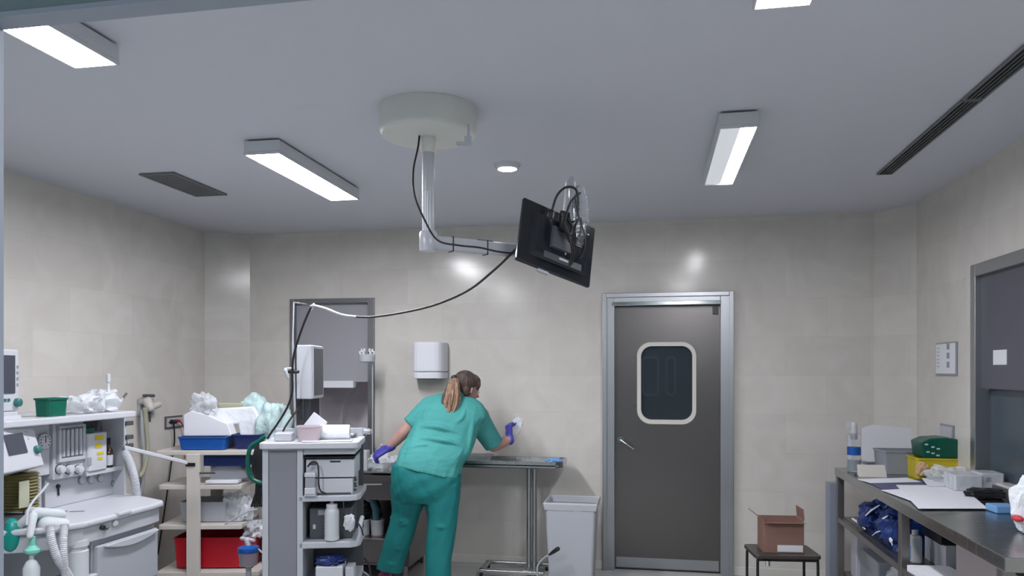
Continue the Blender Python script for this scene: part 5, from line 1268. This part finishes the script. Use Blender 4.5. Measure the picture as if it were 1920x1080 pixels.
y0, y1 = at(1766, 812, X=XR).y, at(1790, 812, X=XR).y; z0, z1 = at(1778, 828, X=XR).z, at(1778, 796, X=XR).z
so = thing('socket_outlet', 'dark framed white wall socket above the green case on right wall', 'socket', (XR, (y0 + y1) / 2, z0))
link('frame', MB().box(XR - .012, y1, z0, XR - .001, y0, z1), M['mgrey'], so, world=True, bev=.002)
link('face_plate', MB().box(XR - .016, y1 + .012, z0 + .012, XR - .0121, y0 - .012, z1 - .012), M['white'], so, world=True)
link('plug', MB().capsule((XR - .03, y1 + .02, z0 + .0), .012, (XR - .03, y1 + .03, z0 - .03), .012), M['lgrey'], so, world=True, smooth=True)

# ------------------------------------------------------------------ long steel bench
bX0 = 1.262; bY0, bY1 = 3.02, 5.62; bz = HC - .68
BX1 = XR - .02
bn = thing('steel_bench', 'long stainless steel workbench with open shelf along the right wall', 'bench', ((bX0 + BX1) / 2, (bY0 + bY1) / 2, 0))
def BK(n, mb, m, **k): return link(n, mb, m, bn, world=True, **k)
BK('bench_top', MB().box(bX0, bY0, bz - .055, BX1, bY1, bz), M['benchtop'] if 'benchtop' in M else steel_mat('bench_steel', (0.42, 0.43, 0.43), .22, (1, 30, 1)), bev=.004)
mst = steel_mat('bench_frame_steel', (0.30, 0.29, 0.29), .38, (1, 1, 40))
shz = HC - 1.02
for yy in (bY1 - .06, 4.20, bY0 + .03):
    BK('leg', MB().box(bX0 + .005, yy, 0, bX0 + .05, yy + .05, bz - .056), mst, bev=.003)
    BK('leg', MB().box(BX1 - .06, yy, 0, BX1 - .01, yy + .05, bz - .056), mst, bev=.003)
BK('shelf', MB().box(bX0 + .05, bY0 + .05, shz - .03, BX1 - .01, bY1 - .02, shz), mst, bev=.003)
BK('shelf_rail', MB().box(bX0 + .01, bY0 + .08, shz - .035, bX0 + .045, 4.199, shz).box(bX0 + .01, 4.251, shz - .035, bX0 + .045, bY1 - .061, shz), mst, bev=.003)
BK('lower_shelf', MB().box(bX0 + .05, bY0 + .05, .17, BX1 - .01, bY1 - .02, .20), mst, bev=.003)
BK('wall_upstand', MB().box(BX1 + .001, bY0, bz, XR - .005, bY1, bz + .05), mst)
# blue grey cabinet end beyond the bench
a0, a1, _, zt_ = spanY(1549, 906, 1566, 1080, 5.70)
single('metal_locker', MB().rbox(at(1554, 980, Y=5.69).x, 5.69, a1 + .02, 5.80, 0.0, zt_, .008), new_mat('blue_grey_enamel', (.24, .27, .34), .35), 'narrow blue grey metal locker beyond the far end of the bench', 'locker', bev=.004)

# ---- on the bench
def B(px, py, h=0): return at(px, py, H=bz + h)
bp_ = B(1601, 884); bp_.z = bz + .001
sb = thing('spray_bottle', 'clear spray bottle with white nozzle and blue label at the far bench end', 'bottle', tuple(bp_))
Zb = (bp_ - CAM).dot(FWD); ph = lambda y: (884 - y) * Zb / F
link('body', MB().lathe((0, 0, 0), [(.040, 0), (.043, .01), (.043, ph(815)), (.015, ph(824) + .035), (.014, ph(812)+.02)], 26), M['clear'], sb, smooth=True)
link('label', MB().lathe((0, 0, 0), [(.0436, ph(853)), (.0436, ph(838))], 26, cap=False), M['blue'], sb)
link('nozzle', MB().lathe((0, 0, 0), [(.018, ph(824)), (.020, ph(815)), (.024, ph(812)), (.022, ph(798)), (.016, ph(792))], 18).box(-.045, -.012, ph(803), .015, .012, ph(793)), M['white'], sb, bev=.002)
link('liquid', MB().lathe((0, 0, 0), [(.037, .006), (.039, .012), (.039, ph(862))], 24), new_mat('pale_fluid', (.55, .6, .66), .1, trans=.6), sb, smooth=True)
# grey document trays
c = B(1690, 896); c.z = bz + .001
def tray(px0, px1, ytop, ybase, dep, m, name, label, cat='tray', rz=.06, taper=.93):
    a_ = B(px0, ybase); b_ = B(px1, ybase); Zc = (a_ - CAM).dot(FWD); h_ = (ybase - ytop) * Zc / F; w_ = (b_ - a_).length
    cc = (a_ + b_) / 2 + Vector((0, dep / 2, 0)); cc.z = bz + .001
    return single(name, MB().bin(w_, dep, h_, taper, M=RZ(cc, rz)), m, label, cat), cc, w_, h_
tr_, cc, w_, h_ = tray(1657, 1737, 846, 890, .20, M['mgrey'], 'document_tray', 'nearer grey plastic tray in front of the white envelopes')
tr2, cc2, w2, h2 = tray(1625, 1700, 866, 873, .16, M['mgrey'], 'document_tray', 'grey tray at the back holding the white envelopes')
Zq = (cc2 - CAM).dot(FWD)
for k, (dx, top, tilt) in enumerate(((-.0, 806, .03), (.012, 809, .05), (.025, 814, .02))):
    T_ = FR(cc2 + Vector((dx + .02, -.02 + k * .022, .012)), .06, math.radians(-6), tilt)
    hh_ = (876 - top) * Zq / F; mb = MB().rings([[T_ @ Vector((x, y, z)) for x, z in ((-.17, .0), (.17, .0), (.20, hh_ * .80), (.17, hh_ * .93), (-.10, hh_), (-.17, hh_ * .9))] for y in (0, .012)])
    single('envelope', mb, M['paper'], ('frontmost white envelope in the rear grey tray', 'middle white envelope in the rear grey tray', 'rearmost white envelope in the rear grey tray')[k], 'envelope', group='envelopes in the grey tray', bev=.002)
# card stand
c = B(1637, 895); c.z = bz + .001
T_ = FR(c, .06, math.radians(-28)); mb = MB().box(-.085, 0, .0, .085, .006, .085, T_); mb.box(-.08, .045, .002, .08, .055, .065, RZ(c, .06)); single('card_stand', mb, M['cream'], 'small cream tilted card pad in front of the envelopes', 'card', bev=.002)
# papers
def sheet(name, pts, h, m, label, th=.002, cat='paper', g=None):
    P = [B(x, y, h) for x, y in pts]; return single(name, MB().prism(P, th), m, label, cat, group=g)
sheet('folder', [(1618, 901), (1736, 899), (1800, 916), (1655, 918)], .001, M['indigo'], 'dark indigo folder under the far white papers', .004)
sheet('paper_sheet', [(1608, 899), (1700, 896), (1728, 904), (1632, 906)], .0055, M['paper'], 'far white sheet lying on the indigo folder', g='loose papers on the bench')
sheet('paper_sheet', [(1652, 919), (1700, 917), (1760, 936), (1710, 940)], .0055, M['paper'], 'small white sheet nearest the bench front edge', g='loose papers on the bench')
sheet('paper_sheet', [(1680, 910), (1800, 911), (1852, 954), (1722, 954)], .008, M['paper'], 'largest white sheet on the bench, nearest the camera', .003, g='loose papers on the bench')
sheet('paper_sheet', [(1728, 897), (1800, 895), (1820, 912), (1740, 912)], .0125, M['paper'], 'white sheet tucked under the clear wrapped pack', g='loose papers on the bench')
c = B(1600, 886); single('pen', MB().capsule(B(1603, 889, .006), .005, B(1622, 890, .006), .005), M['black'], 'black pen lying beside the spray bottle foot', 'pen', smooth=True)
# yellow crate and green case
yc, ycc, yw, yh = tray(1722, 1803, 860, 899, .20, M['yellow'], 'storage_crate', 'yellow plastic crate under the dark green case', 'crate', rz=.0, taper=.97)
mb = MB().crumple(ycc + Vector((-yw * .40, -.115, .06)), (.06, .05, .09), 6, .4); single('paper_bag', mb, new_mat('peach_wrap', (.55, .36, .20), .5), 'small peach wrapper stuck at the left corner of yellow crate', 'wrapper')
Zc = (ycc - CAM).dot(FWD); gh = 38 * Zc / F
gc = thing('green_case', 'dark green case with curved lid sitting on the yellow crate', 'case', (ycc.x + .015, ycc.y, bz + yh + .002))
w2 = yw * .46
link('case_body', MB().rings([[Vector((x, y, z)) for x, z in ((-w2 * .9, .0), (w2 * .95, 0), (w2, gh * .55), (w2 * .75, gh * .92), (w2 * .2, gh), (-w2 * .55, gh * .95), (-w2, gh * .75))] for y in (-.10, .10)]), M['dgreen'], gc, bev=.008)
mb = MB()
for x, z in ((-.75, .62), (-.45, .50), (-.2, .42), (-.68, .26), (-.45, .2), (-.22, .1)): mb.box(w2 * x - .010, -.104, gh * z, w2 * x + .010, -.0995, gh * z + .010)
link('white_clips', mb, M['white'], gc, bev=.002)
# clear wrapped grey packs
def pack(px0, px1, ytop, ybase, dep, m, label, rz=0, name='instrument_pack', z=0):
    a_ = B(px0, ybase, z); b_ = B(px1, ybase, z); Zc = (a_ - CAM).dot(FWD); h_ = (ybase - ytop) * Zc / F; w_ = (b_ - a_).length; cc = (a_ + b_) / 2 + Vector((0, dep / 2, 0))
    t = thing(name, label, 'pack', (cc.x, cc.y, bz + z + .001), rz)
    link('box', MB().rbox(-w_ / 2, -dep / 2, w_ / 2, dep / 2, 0, h_, .01), m, t, bev=.006)
    link('cover_film', MB().rbox(-w_ / 2 - .004, -dep / 2 - .004, w_ / 2 + .004, dep / 2 + .004, h_ * .15, h_ + .006, .012), M['film'], t, bev=.004)
    return t, w_, h_, dep
lg = new_mat('pale_grey_pack', (.36, .38, .42), .4)
pack(1793, 1840, 893, 925, .16, M['offwhite'], 'left clear wrapped grey pack behind the large sheet')
t, w_, h_, dp = pack(1842, 1880, 890, 925, .14, lg, 'right clear wrapped grey pack, with a small grey label')
link('pack_label', MB().box(-w_ * .3, -dp / 2 - .006, h_ * .6, -w_ * .1, -dp / 2 - .0045, h_ * .85), M['mgrey'], t)
c = B(1775, 905); single('plastic_bag', MB().crumple(Vector((c.x, c.y, bz + .045)), (.20, .16, .10), 41, .5, 40, 20), M['film'], 'crumpled clear bag between the yellow crate and wrapped packs', 'plastic bag')
c = B(1868, 893); single('plastic_bag', MB().crumple(Vector((c.x - .02, c.y + .02, bz + .10)), (.20, .14, .07), 43, .5, 40, 20, flat=False), M['film'], 'crumpled clear film lying over the right wrapped pack', 'plastic bag')
c = B(1866, 942); single('black_pouch', MB().crumple(Vector((min(c.x, 1.74), c.y + .12, bz + .025)), (.19, .10, .06), 51, .25), M['black'], 'black pouch on the bench at the corner of the large sheet', 'pouch')
c = B(1882, 960); single('blue_pack', MB().box(-.06, -.05, 0, .045, .05, .035, RZ((min(c.x, 1.72), c.y, bz + .001), .1)), M['ltblue'], 'light blue flat pack beside the black pouch', 'pack', bev=.006)
c = B(1915, 1000); wb_ = thing('carrier_bag', 'white plastic carrier bag with a red mark at the right edge', 'bag', (c.x + .02, c.y, bz + .001))
link('bag_body', MB().crumple((.03, 0, .105), (.16, .12, .25), 61, .25, 44, 24), M['cloth'], wb_, smooth=False)
rm = at(1908, 972, Z=(wb_.location - CAM).dot(FWD) - .045); link('red_mark', MB().ball(rm, (RGT * .018, FWD * .03, UP * .014), 16, 10), new_mat('red_print', (.55, .04, .06), .4), wb_, world=True, smooth=True)
# ---- on the shelf of the bench
sz = shz + .001
def S(px, py, X): return at(px, py, X=X)
for k, (y_, sy, hh_, lab) in enumerate(((5.10, .34, .21, 'far crumpled blue plastic bag on the bench shelf'), (4.68, .36, .24, 'near crumpled blue plastic bag on the bench shelf'))):
    single('blue_bag', MB().crumple((1.44, y_, sz + hh_ * .40), (.26, sy, hh_), 70 + k * 3, .35, 40, 22), M['bluebag'], lab, 'bag')
for (x0_, y0_), (x1_, y1_), r_, lab in (((1622, 968), (1648, 948), .012, 'white paper strip sticking out of the far blue bag'), ((1648, 981), (1664, 968), .013, 'short white slip between the two blue bags'),
        ((1669, 1010), (1673, 1022), .010, 'small white tag against the middle bench leg'), ((1598, 972), (1622, 992), .008, 'pale strip across the foot of the far blue bag'), ((1636, 1004), (1650, 996), .007, 'pale strip across the front of the near blue bag')):
    P0, P1 = at(x0_, y0_, X=1.315), at(x1_, y1_, X=1.315); single('paper_slip', MB().chain([P0, (P0 + P1) / 2 + UP * .006, P1], [r_ * .8, r_, r_ * .6], n=8, sq=.5), M['paper'], lab, 'paper slip', smooth=True)
single('black_block', MB().box(1.44, 4.16, sz + .131, 1.78, 4.42, sz + .235), M['black'], 'plain black block on the grey pack, just right of the middle leg', 'box', bev=.006)  # plain black block filling the dark area above the grey pack
single('cardboard_box', MB().box(1.40, 3.10, sz, 1.80, 3.85, sz + .22), new_mat('taupe_box', (.30, .27, .27), .6), 'taupe box on the shelf nearest the camera', 'box', bev=.006)
# ---- on the lower shelf
lz = .201
single('shoe_box', MB().box(1.36, 4.95, lz, 1.74, 5.35, lz + .22), M['mgrey'], 'grey box on the low shelf at the far end', 'box', bev=.01)
single('white_box', MB().box(1.34, 5.36, lz, 1.70, 5.50, lz + .30), M['offwhite'], 'white box standing at the far end of the low shelf', 'box', bev=.006)
jg = thing('fluid_jug', 'clear container with a blue label on the shelf by the middle leg', 'container', (1.375, at(1716, 1040, X=1.375).y, sz))
link('body', MB().rbox(-.028, -.035, .028, .035, 0, .145, .018), M['mask'], jg, bev=.01); link('cap', MB().lathe((0, 0, .146), [(.016, 0), (.016, .025)], 18), M['white'], jg); link('label', MB().box(-.0295, -.022, .02, -.0282, .022, .09), M['ltblue'], jg)
single('plastic_bag', MB().crumple((1.48, 4.62, lz + .12), (.26, .42, .28), 81, .4, 40, 20), M['film'], 'clear plastic bag on the low shelf by the middle leg', 'plastic bag')
single('white_pack', MB().box(-.10, -.11, 0, .10, .11, .03, FR((1.385, 4.03, sz + .001), .1, 0, 0)), M['paper'], 'white paper pack on the shelf beside the blue labelled container', 'paper')
single('grey_pack', MB().box(1.46, 4.14, sz, 1.80, 4.44, sz + .13), M['lgrey'], 'grey wrapped pack under the black block on the shelf', 'pack')

# ------------------------------------------------------------------ stool with the open carton
seatH = .44
c = at(1477, 1041, H=seatH); 
st = thing('stool', 'low dark stool with thin black tube legs beside the bench', 'stool', (c.x, c.y, 0), YAW * .6)
w_ = .205
link('seat', MB().rbox(-w_, -.02, w_, .30, seatH - .022, seatH, .03), M['seat'], st, bev=.004)
mb = MB(); r = .009
for x in (-w_ + .02, w_ - .02):
    mb = MB().tube([(x, 0.0, 0), (x, 0.0, seatH - .06), (x * .97, .01, seatH - .03)], .009, step=4); link('leg', mb, M['black'], st, smooth=True)
    mb = MB().tube([(x, .28, 0), (x, .28, seatH - .06), (x * .97, .27, seatH - .03)], .009, step=4); link('leg', mb, M['black'], st, smooth=True)
link('seat_rail', MB().box(-w_ + .02, -.004, seatH - .04, w_ - .02, .006, seatH - .023).box(-w_ + .02, .27, seatH - .04, w_ - .02, .28, seatH - .023), M['black'], st)
link('leg_cap', MB().cyl((-w_ + .075, -.03, seatH - .06), (-w_ + .075, -.03, seatH - .03), .014), M['chrome'], st, smooth=True)
# carton
Zs = (c - CAM).dot(FWD); u1 = Zs / F
bx = thing('cardboard_carton', 'open brown cardboard carton with raised flaps and white label on the stool', 'carton', tuple(Vector((c.x - .015, c.y + .05, seatH + .001))), YAW * .5)
cw = .125; ch = (1037 - 975) * u1; cd = .17; t_ = .005
mb = MB().box(-cw, 0, 0, cw, t_, ch * .92).box(-cw, cd - t_, 0, cw, cd, ch).box(-cw, t_, 0, -cw + t_, cd - t_, ch).box(cw - t_, t_, 0, cw, cd - t_, ch).box(-cw + t_, t_, 0, cw - t_, cd - t_, t_)
link('carton_body', mb, M['card'], bx, bev=.001)
T_ = Matrix.Translation((-cw, 0, ch)) @ Matrix.Rotation(math.radians(-52), 4, 'Y'); link('flap', MB().box(-t_, t_, 0, 0, cd - t_, .075, T_), M['card'], bx)
T_ = Matrix.Translation((cw, 0, ch)) @ Matrix.Rotation(math.radians(-5), 4, 'Y'); link('flap', MB().box(0, t_, 0, t_, cd - t_, .07, T_), M['card'], bx)
T_ = Matrix.Translation((0, 0, ch * .90)) @ Matrix.Rotation(math.radians(78), 4, 'X'); link('flap', MB().box(-cw + .004, 0, 0, cw - .004, t_, .05, T_), M['card'], bx)
link('carton_label', MB().box(-cw + .085, -.0015, .008, cw - .008, -.0002, .05), M['paper'], bx)
